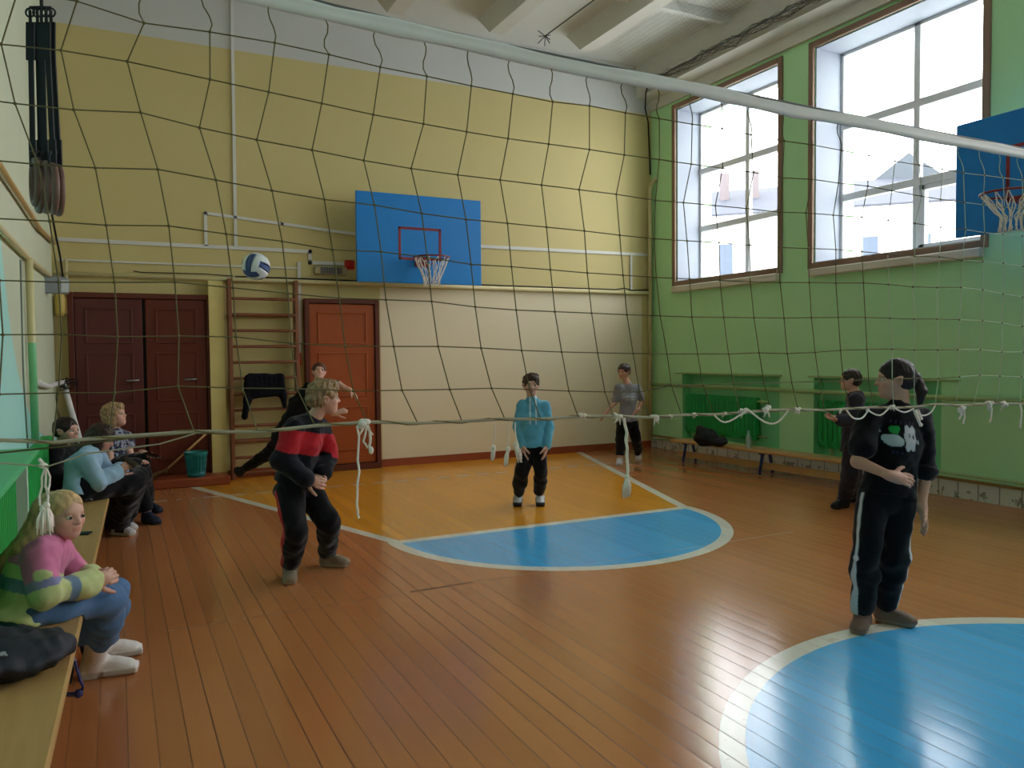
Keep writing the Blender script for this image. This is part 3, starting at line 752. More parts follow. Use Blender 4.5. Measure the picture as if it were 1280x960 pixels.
# ================================================================ basket and broom by the double door
def basket():
    c = (.80, 9.86, .1); b = MB(); n = 22; H_ = .29
    b.lathe([(0, .004), (.095, .004), (.1, .012), (.103, .055), (.098, .058), (.094, .012), (0, .012)], c, 28)
    b.lathe([(.124, H_-.035), (.128, H_), (.133, H_+.004), (.134, H_-.01), (.124, H_-.035)], c, 28)
    for k in range(n):
        a = 2*PI*k/n; d = np.array([math.cos(a), math.sin(a), 0]); t = np.array([-d[1], d[0], 0])
        p0 = np.array(c)+d*.101+np.array([0, 0, .05]); p1 = np.array(c)+d*.126+np.array([0, 0, H_-.03])
        vs = [p0-t*.0085, p0+t*.0085, p1+t*.0095, p1-t*.0095]; vs += [v-d*.003 for v in vs]
        b.add(vs, [(0,1,2,3), (7,6,5,4), (0,4,5,1), (3,2,6,7), (0,3,7,4), (1,5,6,2)])
    for z, r_ in ((.12, .109), (.19, .117)): b.tube([(c[0]+r_*math.cos(a), c[1]+r_*math.sin(a), c[2]+z) for a in np.linspace(0, 2*PI, 25)[:-1]], .004, 5, closed=True)
    b.build('waste_basket', M['teal'], None, 'teal slotted plastic waste basket on the step by the double door', 'basket')
basket()
def broom():
    h0 = np.array([.47, 9.98, .17]); h1 = np.array([.98, 10.04, .62]); r = empty('broom', (.4, 9.97, .1), 'straw broom leaning behind the teal basket', 'broom')
    MB().tube([h0, h1], [.014, .012], 8).build('handle', M['wood'], r)
    b = MB(); rr = random.Random(2); d = nrm(h0-h1)
    for i in range(150):
        e = h0+d*.24+np.array([rr.uniform(-.03, .03), rr.uniform(-.1, .08), rr.uniform(-.05, .05)]); e[2] = max(e[2], .105)
        s_ = h0-d*.03+np.array([rr.uniform(-.012, .012), rr.uniform(-.015, .015), rr.uniform(-.012, .012)]); b.tube([s_, (s_+e)/2+np.array([0, 0, .012]), e], .0035, 4, cap=False)
    b.ball(h0, (.03, .03, .03)); b.build('straw_head', M['straw'], r, kind='stuff', fix=False)
broom()
# ================================================================ pipes, ducts, boxes on the walls
def pipe(name, pts, rad, m, label, cat='pipe', group=None, brackets=None):
    b = MB(); q = [np.array(p, float) for p in pts]; out = [q[0]]
    for i in range(1, len(q)-1):
        a, c, e = q[i-1], q[i], q[i+1]; k = min(rad*2.2, .4*np.linalg.norm(c-a), .4*np.linalg.norm(e-c))
        p0 = c+nrm(a-c)*k; p1 = c+nrm(e-c)*k
        for t in (0, .25, .5, .75, 1): out.append((1-t)**2*p0+2*t*(1-t)*c+t*t*p1)
    out.append(q[-1]); b.tube(out, rad, 10)
    o = b.build(name, m, None, label, cat, group)
    return o
def duct(pts, w, label, group=None):
    b = MB()
    for a, c in zip(pts, pts[1:]):
        a = np.array(a, float); c = np.array(c, float); d = nrm(c-a); s_ = np.array([-d[2], 0, d[0]])*w
        vs = [v+np.array([0, -.002, 0]) for v in (a-s_-d*w, a+s_-d*w, c+s_+d*w, c-s_+d*w)]; vs = vs+[v+np.array([0, -.022, 0]) for v in vs]
        b.add(vs, [(0,1,2,3), (7,6,5,4), (0,4,5,1), (1,5,6,2), (2,6,7,3), (3,7,4,0)])
    b.build('cable_duct', M['duct'], None, label, 'cable duct', group)
pipe('heating_pipe', [(-.6, 10.12, 2.445), (1.2, 10.12, 2.44), (7.5, 10.12, 2.435)], .026, M['pipe'], 'long cream heating pipe across the end wall above the doors')
pipe('cable', [(.2, 10.13, 2.50), (.28, 10.14, 2.49), (1.0, 10.14, 2.495), (1.3, 10.14, 2.48)], .006, M['black'], 'short black cable above the double door', 'cable')
pipe('cable', [(1.32, 10.14, 2.476), (1.9, 10.15, 2.48), (3.0, 10.15, 2.475), (4.0, 10.15, 2.48), (6.9, 10.15, 2.475), (7.05, 10.13, 2.5), (7.2, 10.13, 2.47), (7.5, 10.14, 2.49)], .009, M['black'], 'long black cable lying on the heating pipe under the backboard', 'cable')
pipe('corner_pipe', [(7.53, 10.12, .12), (7.53, 10.12, 4.1), (7.55, 10.0, 4.2)], .03, M['pipe'], 'upright cream pipe in the corner of the green wall')
pipe('wall_pipe', [(7.54, 10.1, 1.0), (7.54, 2, 1.02), (7.54, YN, 1.03)], .026, M['gpipe'], 'long pale green pipe along the green wall above the radiators')
pipe('floor_pipe', [(7.53, 10.08, .13), (7.53, 8.5, .24), (7.53, YN, .26)], .016, M['gpipe'], 'thin green pipe low along the green wall')
duct([(1.36, YF, ZC), (1.34, YF, 2.86)], .018, 'tall white cable duct running up the end wall to the ceiling')
duct([(-.55, YF, 2.83), (2.24, YF, 2.83), (2.24, YF, 2.69), (2.66, YF, 2.69)], .022, 'white cable duct above the double door and wall bars')
duct([(-.55, YF, 2.60), (2.1, YF, 2.61)], .010, 'thin white cable duct below the wider one over the double door')
duct([(1.0, YF, 2.85), (1.0, YF, 3.23), (1.9, YF, 3.16), (2.9, YF, 3.08)], .018, 'white cable duct running behind the left edge of the far backboard')
duct([(4.35, YF, 3.02), (7.5, YF, 3.04)], .022, 'white cable duct right of the far backboard')
duct([(7.21, YF, 3.0), (7.21, YF, 2.475)], .018, 'short upright cable duct near the corner of the green wall')
duct([(2.1, YF, 2.67), (2.09, YF, 1.47)], .020, 'white upright cable duct between the wall bars and the orange door')
b = MB(); b.bbox((2.03, 10.14, 1.38), (2.1, YF, 1.54), .012).bbox((2.045, 10.125, 1.42), (2.085, 10.14, 1.48), .005).build('call_point', M['red'], None, 'small red fire call point beside the orange door', 'call point')
b = MB(); b.bbox((2.68, 10.13, 2.62), (2.81, YF, 2.74), .012).lathe([(0, 0), (.03, 0), (.04, .02)], (2.745, 10.12, 2.66), 12); b.build('alarm_siren', M['red'], None, 'red alarm siren box beside the far backboard', 'alarm')
el = empty('emergency_light', (2.5, 10.15, 2.57), 'emergency light with dark grille over the orange door', 'light')
MB().bbox((2.28, 10.12, 2.535), (2.71, YF, 2.65), .02).build('housing', mat('beige lamp housing', rgb(176, 164, 130), .5), el)
MB().bbox((2.36, 10.112, 2.55), (2.64, 10.121, 2.635), .008).build('diffuser', mat('smoky diffuser', rgb(60, 60, 66), .3), el)
b = MB()
for i in range(13): b.bbox((2.37+.021*i, 10.104, 2.55), (2.376+.021*i, 10.113, 2.635), .001)
b.build('grille', mat('pale grille bar', rgb(150, 150, 150), .4), el)
# left wall services
pipe('wall_pipe', [(-.585, -2, 2.62), (-.585, 5.4, 2.63), (-.585, 8.2, 2.66), (-.585, 10.12, 2.78)], .02, mat('tan painted pipe', rgb(184, 150, 96), .45, .08, 9), 'tan pipe sloping high along the left wall')
pipe('wall_pipe', [(-.585, -2, 2.2), (-.585, 7.05, 2.27), (-.585, 10.12, 2.36)], .02, M['pipe'], 'cream pipe along the left wall below the tan pipe')
tt = NT('cream and green pipe paint'); oz = tt.xyz()[2]; tt.set(tt.mix(tt.m('LESS_THAN', oz, 1.62), rgb(206, 200, 150), rgb(116, 196, 140)), .45)
pipe('riser_pipe', [(-.58, 7.05, 2.27), (-.58, 7.1, .845)], .028, tt.mat, 'upright pipe on the left wall, cream above and green below')
pipe('cable', [(-.59, 6.55, 2.2), (-.6, 6.6, 1.4), (-.6, 6.75, .8)], .006, mat('thin grey wire', rgb(110, 130, 120), .6), 'thin wire hanging down the turquoise mural', 'cable')
pipe('riser_pipe', [(-.48, 10.12, 2.6), (-.48, 10.1, 2.0)], .02, M['pipe'], 'short cream riser beside the double door corner')
pipe('cable', [(-.58, 9.2, 3.2), (-.54, 9.6, 2.8), (-.52, 9.9, 2.6), (-.5, 10.0, 2.3)], .010, M['black'], 'black cable hanging in the left corner', 'cable')
c = at(63, 355, 8.0); r = empty('wall_unit', c, 'grey wall unit in the left corner above the seated boy', 'wall unit')
b = MB(); A = Matrix.Translation(Vector(c)) @ Matrix.Rotation(.35, 4, 'Z') @ Matrix.Rotation(.18, 4, 'X')
b.bbox((-.13, -.16, -.08), (.13, .16, .08), .012, 0, A).build('housing', M['grey'], r)
b = MB(); b.bbox((.05, -.163, -.06), (.12, -.158, .06), .002, 0, A).bbox((.131, -.14, -.06), (.135, .14, .06), .002, 0, A).build('cover', mat('pale plastic cover', rgb(190, 198, 200), .5), r)
b = MB(); b.bbox((-.3, -.02, -.03), (-.12, .02, .03), .004, 0, A).build('bracket', M['grey'], r)
b = MB(); c = ony(75, 379, 10.05); b.lathe([(0, -.14), (.03, -.14), (.05, -.1), (.055, .06), (.04, .1), (0, .1)], c, 16); b.build('wall_lamp', mat('yellowed lamp shade', rgb(196, 172, 90), .5), None, 'small yellowed wall lamp in the left corner beside the double door', 'lamp')
wp = empty('leaning_pole', ony(100, 550, 9.95), 'white pole with a bent arm and tangled wire standing left of the double door', 'pole')
MB().tube([ony(100.5, 552, 9.95)*np.array([1, 1, 0])+np.array([.12, 0, .1]), ony(100, 550, 9.95), ony(80, 480, 9.97), ony(78, 476, 9.97)], .028, 10).build('post', M['white'], wp)
MB().tube([ony(79, 477, 9.95), ony(70, 480, 9.5), ony(60, 483, 8.6), ony(51, 480, 7.8), ony(46, 477, 7.35)], .026, 10).build('bent_arm', M['white'], wp)
b = MB(); rr = random.Random(8); base = ony(78, 478, 9.9)
for i in range(7):
    q = [base+np.array([rr.uniform(-.09, .16), rr.uniform(-.05, .05), rr.uniform(-.12, .07)]) for _ in range(4)]; q = [base]+q
    p = []
    for a, c in zip(q, q[1:]):
        for t in (0, .33, .67): p.append(a+(c-a)*t+np.array([0, 0, .012*math.sin(t*3)]))
    b.tube(p, .0055, 5)
b.tube([base, ony(70, 495, 9.85), ony(72, 515, 9.85), ony(75, 522, 9.85), ony(73, 530, 9.85)], .006, 5).build('wire', M['black'], wp, fix=False)
# ================================================================ radiators
def radiator(o, ax, L, z0, z1, n, label, dirx, valve=1):
    """cast columns: runs along Y from o[1], depth into the hall dirx"""
    x, y = o; r = empty('radiator', (x+dirx*.05, y+L/2, z0), label, 'radiator', 'green radiators')
    b = MB(); p = L/n; d = .11
    for i in range(n):
        yc = y+p*(i+.5); w = p*.40
        b.bbox(tuple(np.minimum((x, yc-w, z0), (x+dirx*d, yc-w, z0))), tuple(np.maximum((x, yc+w, z1), (x+dirx*d, yc+w, z1))), .02)
        b.bbox(tuple(np.minimum((x, yc-p*.5, z0+.03), (x+dirx*d, 0, 0))[:1])+(yc-p*.5, z0+.035), tuple(np.maximum((x, 0, 0), (x+dirx*d*.85, 0, 0))[:1])+(yc+p*.5, z0+.075), .008)
        b.bbox((min(x, x+dirx*d*.85), yc-p*.5, z1-.075), (max(x, x+dirx*d*.85), yc+p*.5, z1-.035), .008)
    b.build('columns', M['dgreen'], r)
    ye = y+L if valve < 0 else y
    b = MB(); b.tube([(x+dirx*.05, ye, z1-.055), (x+dirx*.05, ye-valve*.14, z1-.055), (x+dirx*.03, ye-valve*.16, z1-.055)], .017, 8).ball((x+dirx*.05, ye-valve*.07, z1-.055), .03)
    b.build('valve_pipe', M['gpipe'], r)
    MB().tube([(x+dirx*.05, ye, z0+.055), (x+dirx*.05, ye-valve*.15, z0+.055)], .017, 8).build('return_pipe', M['gpipe'], r)
    for yy in (y+.15, y+L-.15): MB().bbox((min(x, x+dirx*.06), yy-.02, .195 if dirx < 0 or x > 0 else 0), (max(x, x+dirx*.06), yy+.02, z0+.04), .004).build('foot', M['gpipe'], r)
    return r
radiator((XR+.14, 7.95), 0, 1.45, .30, .88, 20, 'green radiator in the far niche of the green wall behind the bench', -1)
radiator((XR+.14, 5.75), 0, 1.15, .32, .90, 16, 'green radiator in the nearer niche behind the player in dark clothes', -1)
radiator((-.617, 3.30), 0, 1.74, .28, .88, 24, 'green radiator on the left wall behind the blonde seated girl', 1, -1)
radiator((-.617, 5.9), 0, 2.0, .25, .83, 24, 'green radiator on the left wall behind the seated boy in black', 1, -1)
MB().bbox((XL, 3.2, .97), (-.40, 5.12, 1.0), .008).build('shelf', mat('mint shelf paint', rgb(84, 184, 124), .5), None, 'mint green shelf on the left wall above the radiator', 'shelf')
MB().bbox((-.61, 5.10, .44), (-.46, 5.13, .97), .004).build('radiator_end_panel', mat('pale end panel', rgb(196, 214, 204), .5), None, 'pale panel at the end of the left radiator', 'panel')
for i, (a, b_) in enumerate(((7.44, 9.6), (5.05, 7.0))):
    MB().bbox((XR-.03, a, 1.175), (XR+.02, b_, 1.205), .006).build('ledge', M['gpipe'], None, ('narrow green ledge over the far radiator niche', 'narrow green ledge over the nearer radiator niche')[i], 'ledge')
# ================================================================ benches
def bench(P, L, wd, h, label, top, leg, nleg):
    """P(along, across, up)"""
    r = empty('gym_bench', P(L/2, 0, 0), label, 'bench')
    def bx(b, lo, hi, bv=.006):
        mb = MB(); mb.bbox(lo, hi, bv); b.add([P(*v) for v in mb.v], mb.f)
    b = MB(); bx(b, (0, -wd/2, h-.035), (L, wd/2, h), .008); b.build('seat', top, r)
    for i in range(len(nleg) if isinstance(nleg, list) else nleg):
        a = nleg[i] if isinstance(nleg, list) else L*(.08+.84*i/(nleg-1))
        for s_ in (-1, 1):
            b = MB(); b.tube([P(a, s_*wd*.22, h-.036), P(a, s_*wd*.42, .03)], .019, 8).ball(P(a, s_*wd*.42, .02), .022, 8, 6); b.build('leg', leg, r)
        b = MB(); bx(b, (a-.025, -wd*.4, h-.055), (a+.025, wd*.4, h-.034), .003); b.build('cross_bar', leg, r)
    b = MB(); bx(b, (.05, -.025, .06), (L-.05, .025, .14), .006); b.build('stretcher', top, r)
    return r
o0 = np.array([-.235-.13, 1.0, 0]); ang = math.atan2(.10, 4.0); dl = np.array([math.sin(ang), math.cos(ang), 0]); dx_ = np.array([dl[1], -dl[0], 0])
bench(lambda a, c, u: o0+dl*a+dx_*c+np.array([0, 0, u]), 7.6, .28, .42, 'long worn wooden bench along the left wall with people sitting on it', M['worn'], M['bluem'], [.5, 3.3, 6.6, 7.3])
q0 = np.array([6.81, 8.72, 0]); q1 = np.array([7.07, 5.6, 0]); dq = nrm(q1-q0); nq = np.array([-dq[1], dq[0], 0])
if nq[0] < 0: nq = -nq
bench(lambda a, c, u: q0+nq*.135+dq*a+nq*c+np.array([0, 0, u]), float(np.linalg.norm(q1-q0)), .27, .30, 'low wooden bench with blue metal legs along the green wall', M['wood'], M['bluem'], 3)
# things on the benches
bag_m = vmat('nylon bag', .65, .3, 0, .2, 160)
def rbag():
    c = onz(888, 553, .3); c = np.array([6.98, 8.0, .3]); pr = []
    g = lambda px, py, d: at(px, py, d)
    d0 = 10.05
    pr = [ell(at(885, 548, d0), (.17, .13, .11), k=.05), ell(at(878, 542, d0), (.09, .1, .1), k=.05), ell(at(900, 552, d0-.1), (.11, .1, .06), k=.05)]
    V, Q = sdf_mesh(pr, .012, lambda X: wob(X, .010, 40, 6)+wob(X, .005, 90, 2)); V[:, 2] = np.maximum(V[:, 2], .302)
    tag(np_mesh('bag', V, Q, bag_m, None, rgb(18, 18, 20)), 'black soft bag lying on the low bench by the green wall', 'bag')
rbag()
c = np.array([6.97, 7.36, .30]); r = empty('water_bottle', c, 'clear plastic bottle standing on the low bench by the green wall', 'bottle')
bp_ = NT('clear bottle plastic'); bp_.set(rgb(196, 214, 214), .15); bp_.p.inputs['Alpha'].default_value = .55
MB().lathe([(0, .001), (.03, .001), (.034, .01), (.034, .13), (.028, .15), (.013, .185), (.013, .2), (0, .2)], c, 16).build('body', bp_.mat, r)
MB().lathe([(0, .2), (.015, .2), (.015, .222), (0, .222)], c, 12).build('cap', mat('pale blue cap', rgb(140, 170, 200), .4), r)
def backpack():
    z = .42; pr = []; d = lambda px, py, dz=0: onz(px, py, z+dz)
    r = empty('backpack', (-.35, 3.1, z), 'dark grey backpack lying flat on the near end of the left bench', 'backpack')
    pr = [ell((-.42, 3.17, .49), (.17, .22, .065), k=.05), ell((-.30, 3.18, .475), (.13, .17, .05), k=.05), ell((-.50, 3.05, .48), (.10, .14, .06), k=.05), ell((-.24, 3.26, .455), (.06, .09, .03), k=.04)]
    V, Q = sdf_mesh(pr, .008, lambda X: wob(X, .008, 38, 11)+wob(X, .005, 95, 12)); V[:, 2] = np.maximum(V[:, 2], .4215)
    np_mesh('body', V, Q, bag_m, r, rgb(44, 48, 56))
    b = MB()
    def strap(pts, w, t=.003):
        pts = [np.array(p, float) for p in pts]; vs, fs = [], []
        for i, p in enumerate(pts):
            a = pts[max(i-1, 0)]; e = pts[min(i+1, len(pts)-1)]; tt_ = nrm(e-a); s_ = nrm(np.cross(tt_, np.array([.9, -.1, .35]))); n_ = np.cross(tt_, s_)
            vs += [p-s_*w+n_*t, p+s_*w+n_*t, p+s_*w-n_*t, p-s_*w-n_*t]
        for i in range(len(pts)-1):
            for k in range(4): fs.append((4*i+k, 4*i+(k+1) % 4, 4*i+4+(k+1) % 4, 4*i+4+k))
        fs += [(3, 2, 1, 0), tuple(4*(len(pts)-1)+k for k in range(4))]
        return vs, fs
    q = MB(); q.add(*strap([at(84, 800, 2.98), at(88, 815, 2.97), at(90, 832, 2.98), at(86, 848, 3.0)], .03, .008)); q.build('shoulder_strap', mat('dark padded strap', rgb(46, 50, 60), .8), r)
    q = MB(); q.add(*strap([at(88, 806, 2.95), at(94, 828, 2.95), at(100, 850, 2.96), at(104, 858, 2.97), at(101, 866, 2.97), at(92, 868, 2.98), at(80, 868, 2.99), at(70, 870, 3.0)], .009)); q.ball(at(98, 867, 2.96), .017, 8, 6); q.build('webbing', mat('dark blue webbing', rgb(42, 40, 96), .7), r)
    q = MB(); q.add(*strap([at(84, 815, 2.945), at(89, 820, 2.945), at(94, 826, 2.945)], .008)); q.build('reflector', mat('silver reflector', rgb(150, 156, 168), .4), r)
    q = MB(); q.ball(np.array([-.36, 3.02, .535]), (.012, .02, .004)).tube([(-.36, 3.02, .53), (-.345, 3.0, .535)], .004, 5); q.build('badge', mat('pale badge', rgb(150, 154, 160), .5), r)
backpack()
def phone(p, rz, label, tilt=0):
    A = Matrix.Translation(Vector(p)) @ Matrix.Rotation(rz, 4, 'Z') @ Matrix.Rotation(tilt, 4, 'X'); r = empty('phone', p, label, 'phone')
    MB().bbox((-.037, -.075, 0), (.037, .075, .009), .003, 0, A).build('case', mat('black phone case', rgb(18, 18, 20), .4), r)
    MB().bbox((-.033, -.071, .009), (.033, .071, .0098), .0003, 0, A).build('screen', mat('dark phone glass', rgb(8, 8, 10), .08), r)
phone(onz(97, 668, .42), 1.25, 'black phone lying on the left bench beside the blonde girl')
b = MB(); oc = onz(93, 793); b.ball(np.array([oc[0], oc[1], .106]), .105, 20, 14); b.build('orange_ball', mat('orange rubber ball', rgb(206, 82, 30), .6, .1, 30), None, 'orange ball under the left bench behind the jeans', 'ball')
# ================================================================ gymnastic rings hanging by the left wall
def rings():
    spec = [(41, 205, 44, 228, .00, 30), (53, 205, 49, 232, .03, 35), (58, 208, 57, 234, .00, 33), (66, 215, 66, 236, -.03, 32), (73, 216, 73, 238, .01, 32)]
    lab = ['leftmost of the hanging wooden gymnastic rings, greenish and nearest the wall', 'second hanging wooden ring from the left wall', 'middle one of the five hanging wooden rings', 'second hanging wooden ring from the right end of the bunch', 'rightmost of the hanging wooden gymnastic rings']
    strap_m = mat('black webbing strap', rgb(24, 24, 28), .7, .15, 20)
    rm = mat('worn wooden ring', rgb(112, 84, 72), .5, .2, 8)
    for i, (xt, yt, xr, yr, dd, hpx) in enumerate(spec):
        d = 3.25+dd; c = at(xr, yr, d); r = empty('gymnastic_ring', c, lab[i], 'gymnastic ring', 'hanging gymnastic rings')
        a = math.radians(101); u = np.array([math.cos(a), math.sin(a), 0]); R_ = hpx/982*d*.88
        # ring seen nearly edge-on: its plane holds the view direction and the vertical
        MB().tube([c+R_*(u*math.cos(t)+np.array([0, 0, 1])*math.sin(t)) for t in np.linspace(0, 2*PI, 37)[:-1]], .0135, 10, closed=True).build('ring', rm, r)
        top = c+np.array([0, 0, R_]); xs = (38, 47, 52, 58, 64)[i]
        k1 = at((41, 51, 56, 66, 73)[i], 190, d); k2 = at(xs, 28, d)
        for s_ in (-1, 1):
            off = np.array([.006*s_, .012*s_, 0]); q = MB()
            pts = [top+off+np.array([0, 0, -.016]), top+off*1.6+np.array([0, 0, .03]), k1+off]; q.tube(pts, .005, 6)
            q.build('cord', strap_m, r)
        b = MB()
        def belt(p, q_, w):
            p, q_ = np.array(p), np.array(q_); s1 = nrm(np.array([CR[0], CR[1], 0]))*w; s2 = nrm(np.array([CF[0], CF[1], 0]))*.004
            vs = [p-s1-s2, p+s1-s2, p+s1+s2, p-s1+s2, q_-s1-s2, q_+s1-s2, q_+s1+s2, q_-s1+s2]
            b.add(vs, [(0,1,2,3), (7,6,5,4), (0,4,5,1), (1,5,6,2), (2,6,7,3), (3,7,4,0)])
        belt(k1-np.array([0, 0, .06]), k1+np.array([0, 0, .05]), .014)
        belt(k1, k2, .010); belt(at(xs, 75, d), k2, .017)
        b.build('strap', strap_m, r)
        b = MB(); b.tube([k2, k2+np.array([0, 0, .05])], .006, 6).tube([k2+np.array([0, 0, .04])+.018*(np.array([CR[0], CR[1], 0])*math.cos(t)+np.array([0, 0, 1])*math.sin(t)) for t in np.linspace(0, 2*PI, 13)[:-1]], .004, 6, closed=True)
        tp = at(52, 8, d); b.tube([k2+np.array([0, 0, .06]), tp, np.array([tp[0], tp[1], ZC-.01])], .007, 6)
        b.build('hanger', M['black'], r)
rings()
# ================================================================ protective netting and wires under the ceiling
def ceiling_net():
    r = empty('protective_net', (7.1, 3, 5.6), 'netting gathered on a rail high above the windows', 'net', kind='thing')
    b = MB(); ya, yb = 9.75, -2.0
    A0 = np.array([6.45, 0, ZC-.03]); A1 = np.array([7.22, 0, 5.60])
    n = 18
    for i in range(n+1):
        t = i/n; p = A0+(A1-A0)*t-np.array([0, 0, .1*math.sin(PI*t)]); b.tube([p+np.array([0, y, 0]) for y in (ya-.2*(1-t), 6, 2, yb)], .0017, 4, cap=False)
    for k in range(int((ya-yb)/.055)):
        y = ya-.15-.055*k; pts = []
        for i in range(n+1):
            t = i/n; pts.append(A0+(A1-A0)*t-np.array([0, 0, .1*math.sin(PI*t)])+np.array([0, y-.06*math.sin(t*3+k*.13), 0]))
        b.tube(pts, .0017, 4, cap=False)
    b.build('mesh', mat('beige netting', rgb(176, 172, 160), .9), r, fix=False)
    b = MB(); rr = random.Random(3)
    for i in range(14):
        pts = []; ph = rr.random()*6
        for k in range(60):
            y = ya-.1-k*.19; pts.append(np.array([7.24+.035*math.sin(k*1.3+ph)+rr.uniform(-.02, .02), y, 5.53+.05*math.cos(k*1.1+ph*2)+rr.uniform(-.02, .02)]))
        b.tube(pts, .004, 4, cap=False)
    b.build('gathered_bundle', mat('grey netting bundle', rgb(104, 98, 88), .9, .3, 20), r, kind='stuff', fix=False)
    MB().tube([(7.24, ya, 5.56), (7.24, yb, 5.56)], .012, 8).build('rail', M['steel'], r)
    MB().tube([(7.24, ya, 5.56), (7.3, 9.9, 5.45), (7.36, 10.0, 5.25), (7.52, 10.14, 5.1), (7.58, 10.17, 4.3)], .012, 6).build('cord', M['black'], r)
ceiling_net()
p0 = np.array([5.3, 9.45, 5.80]); b = MB(); b.tube([p0, np.array([5.3, 6, 5.78]), np.array([5.3, -3, 5.8])], .008, 6); rr = random.Random(5)
for i in range(9): b.tube([p0, p0+np.array([rr.uniform(-.12, .12), rr.uniform(-.1, .1), rr.uniform(-.12, .06)])], .006, 5)
b.build('ceiling_wire', M['black'], None, 'black wire stretched under the ceiling with a frayed end', 'wire', fix=False)
# ================================================================ people
skin_m = NT('skin'); _a = skin_m.n.new('ShaderNodeAttribute'); _a.attribute_name = 'Col'
skin_m.set(_a.outputs['Color'], .5, 0, .35); skin_m.p.inputs['Subsurface Weight'].default_value = .06; skin_m.p.inputs['Subsurface Radius'].default_value = (.01, .004, .002)
skin_m = skin_m.mat
cloth_m = vmat('knitted cloth', .9, .15, .15, .2, 220); shoe_m = vmat('shoe leather', .6, .3, 0, .1, 200)
hair_m = NT('hair'); _a = hair_m.n.new('ShaderNodeAttribute'); _a.attribute_name = 'Col'
_n = hair_m.noise(60, 3, .6, sc=(1, 1, .12)); _mm = hair_m.n.new('ShaderNodeMix'); _mm.data_type = 'RGBA'; _mm.blend_type = 'MULTIPLY'; _mm.inputs[0].default_value = 1
hair_m.link(_a.outputs['Color'], _mm.inputs[6]); hair_m.link(hair_m.mix(_n, (.6,)*3, (1.3,)*3), _mm.inputs[7]); hair_m.set(_mm.outputs[2], .5, 0, .35); hair_m.bump(_n, .5, .006); hair_m = hair_m.mat
eye_m = vmat('eye', .15, .5, 0, 0)
def seg(V, a, b):
    a = np.array(a, float); b = np.array(b, float); ab = b-a; t = np.clip(((V-a) @ ab)/np.dot(ab, ab), 0, 1); q = V-(a+t[:, None]*ab)
    return t, np.linalg.norm(q, axis=1), q
def frame(fwd, up):
    f = nrm(fwd); u = np.array(up, float); u = nrm(u-f*np.dot(u, f)); r = np.cross(f, u); return np.stack([r, f, u], 1)   # columns right, forward, up
def head_prims(c, R, hh, fine):
    P = lambda x, y, z: c+hh*(R @ np.array([x, y, z])); E = lambda p, r, k, sub=False: ell(P(*p), np.array(r)*hh, R, k*hh, sub)
    pr = [E((0, -.05, .13), (.345, .415, .36), .1), E((0, .08, -.10), (.30, .33, .30), .1), E((0, .20, -.30), (.20, .20, .185), .12), E((0, .27, -.36), (.10, .11, .10), .1),
          E((.17, .24, -.10), (.11, .11, .10), .06), E((-.17, .24, -.10), (.11, .11, .10), .06), E((0, .31, .10), (.20, .08, .10), .08)]
    pr += [E((.145, .415, .015), (.085, .06, .05), .05, True), E((-.145, .415, .015), (.085, .06, .05), .05, True)]
    pr += [cone(P(0, .37, .03), P(0, .455, -.095), .035*hh, .05*hh, .05*hh), E((.05, .41, -.105), (.04, .04, .03), .03), E((-.05, .41, -.105), (.04, .04, .03), .03),
           E((0, .375, -.225), (.095, .045, .024), .02), E((0, .365, -.27), (.08, .045, .026), .02)]
    for s in (-1, 1):
        pr += [E((.345*s, -.03, -.03), (.035, .085, .135), .03), E((.385*s, -.055, .04), (.025, .065, .06), .02), E((.36*s, -.02, -.02), (.03, .04, .06), .015, True)]
    return pr
def hand_prims(w, tip, pn, L, thumb, curl, spread=1.0, rw=None):
    """palm, four unequal bent fingers and a thumb from the side of the palm"""
    d = nrm(np.array(tip)-np.array(w)); n = np.array(pn, float); n = nrm(n-d*np.dot(n, d)); t = nrm(np.cross(n, d))*thumb; w = np.array(w, float)
    Rr = np.stack([t, d, n], 1); pr = [ell(w+d*.27*L, np.array([.215, .30, .115])*L, Rr, .02), cone(w-d*.12*L, w+d*.12*L, rw or .13*L, .15*L, .02)]
    for i, (o, ln) in enumerate(((.165, .40), (.055, .45), (-.055, .42), (-.155, .33))):
        p = w+d*(.50-.02*abs(i-1.2))*L+t*o*L*1.05; a = curl*(.7+.1*i); q = p; r_ = (.062, .062, .058, .05)[i]*L; dd = nrm(d+t*o*.6*spread)
        for j, fr in enumerate((.45, .32, .23)):
            an = a*(j+.55); e = q+(dd*math.cos(an)+n*math.sin(an))*ln*L*fr; pr.append(cone(q, e, r_*(1-.08*j), r_*(.93-.08*j), .004)); q = e
    p = w+d*.16*L+t*.15*L; dd = nrm(d*.75+t*.75+n*.25)
    for j, fr in enumerate((.26, .20, .16)):
        e = p+dd*fr*L; pr.append(cone(p, e, (.075, .064, .056)[j]*L, (.064, .056, .048)[j]*L, .008)); p = e; dd = nrm(dd+d*.35+n*.25)
    return pr
def foot_frame(an, toe, up):
    u = nrm(up); s = an-u*.0; f = np.array(toe)-an; f = nrm(f-u*np.dot(f, u)); return np.stack([np.cross(f, u), f, u], 1)
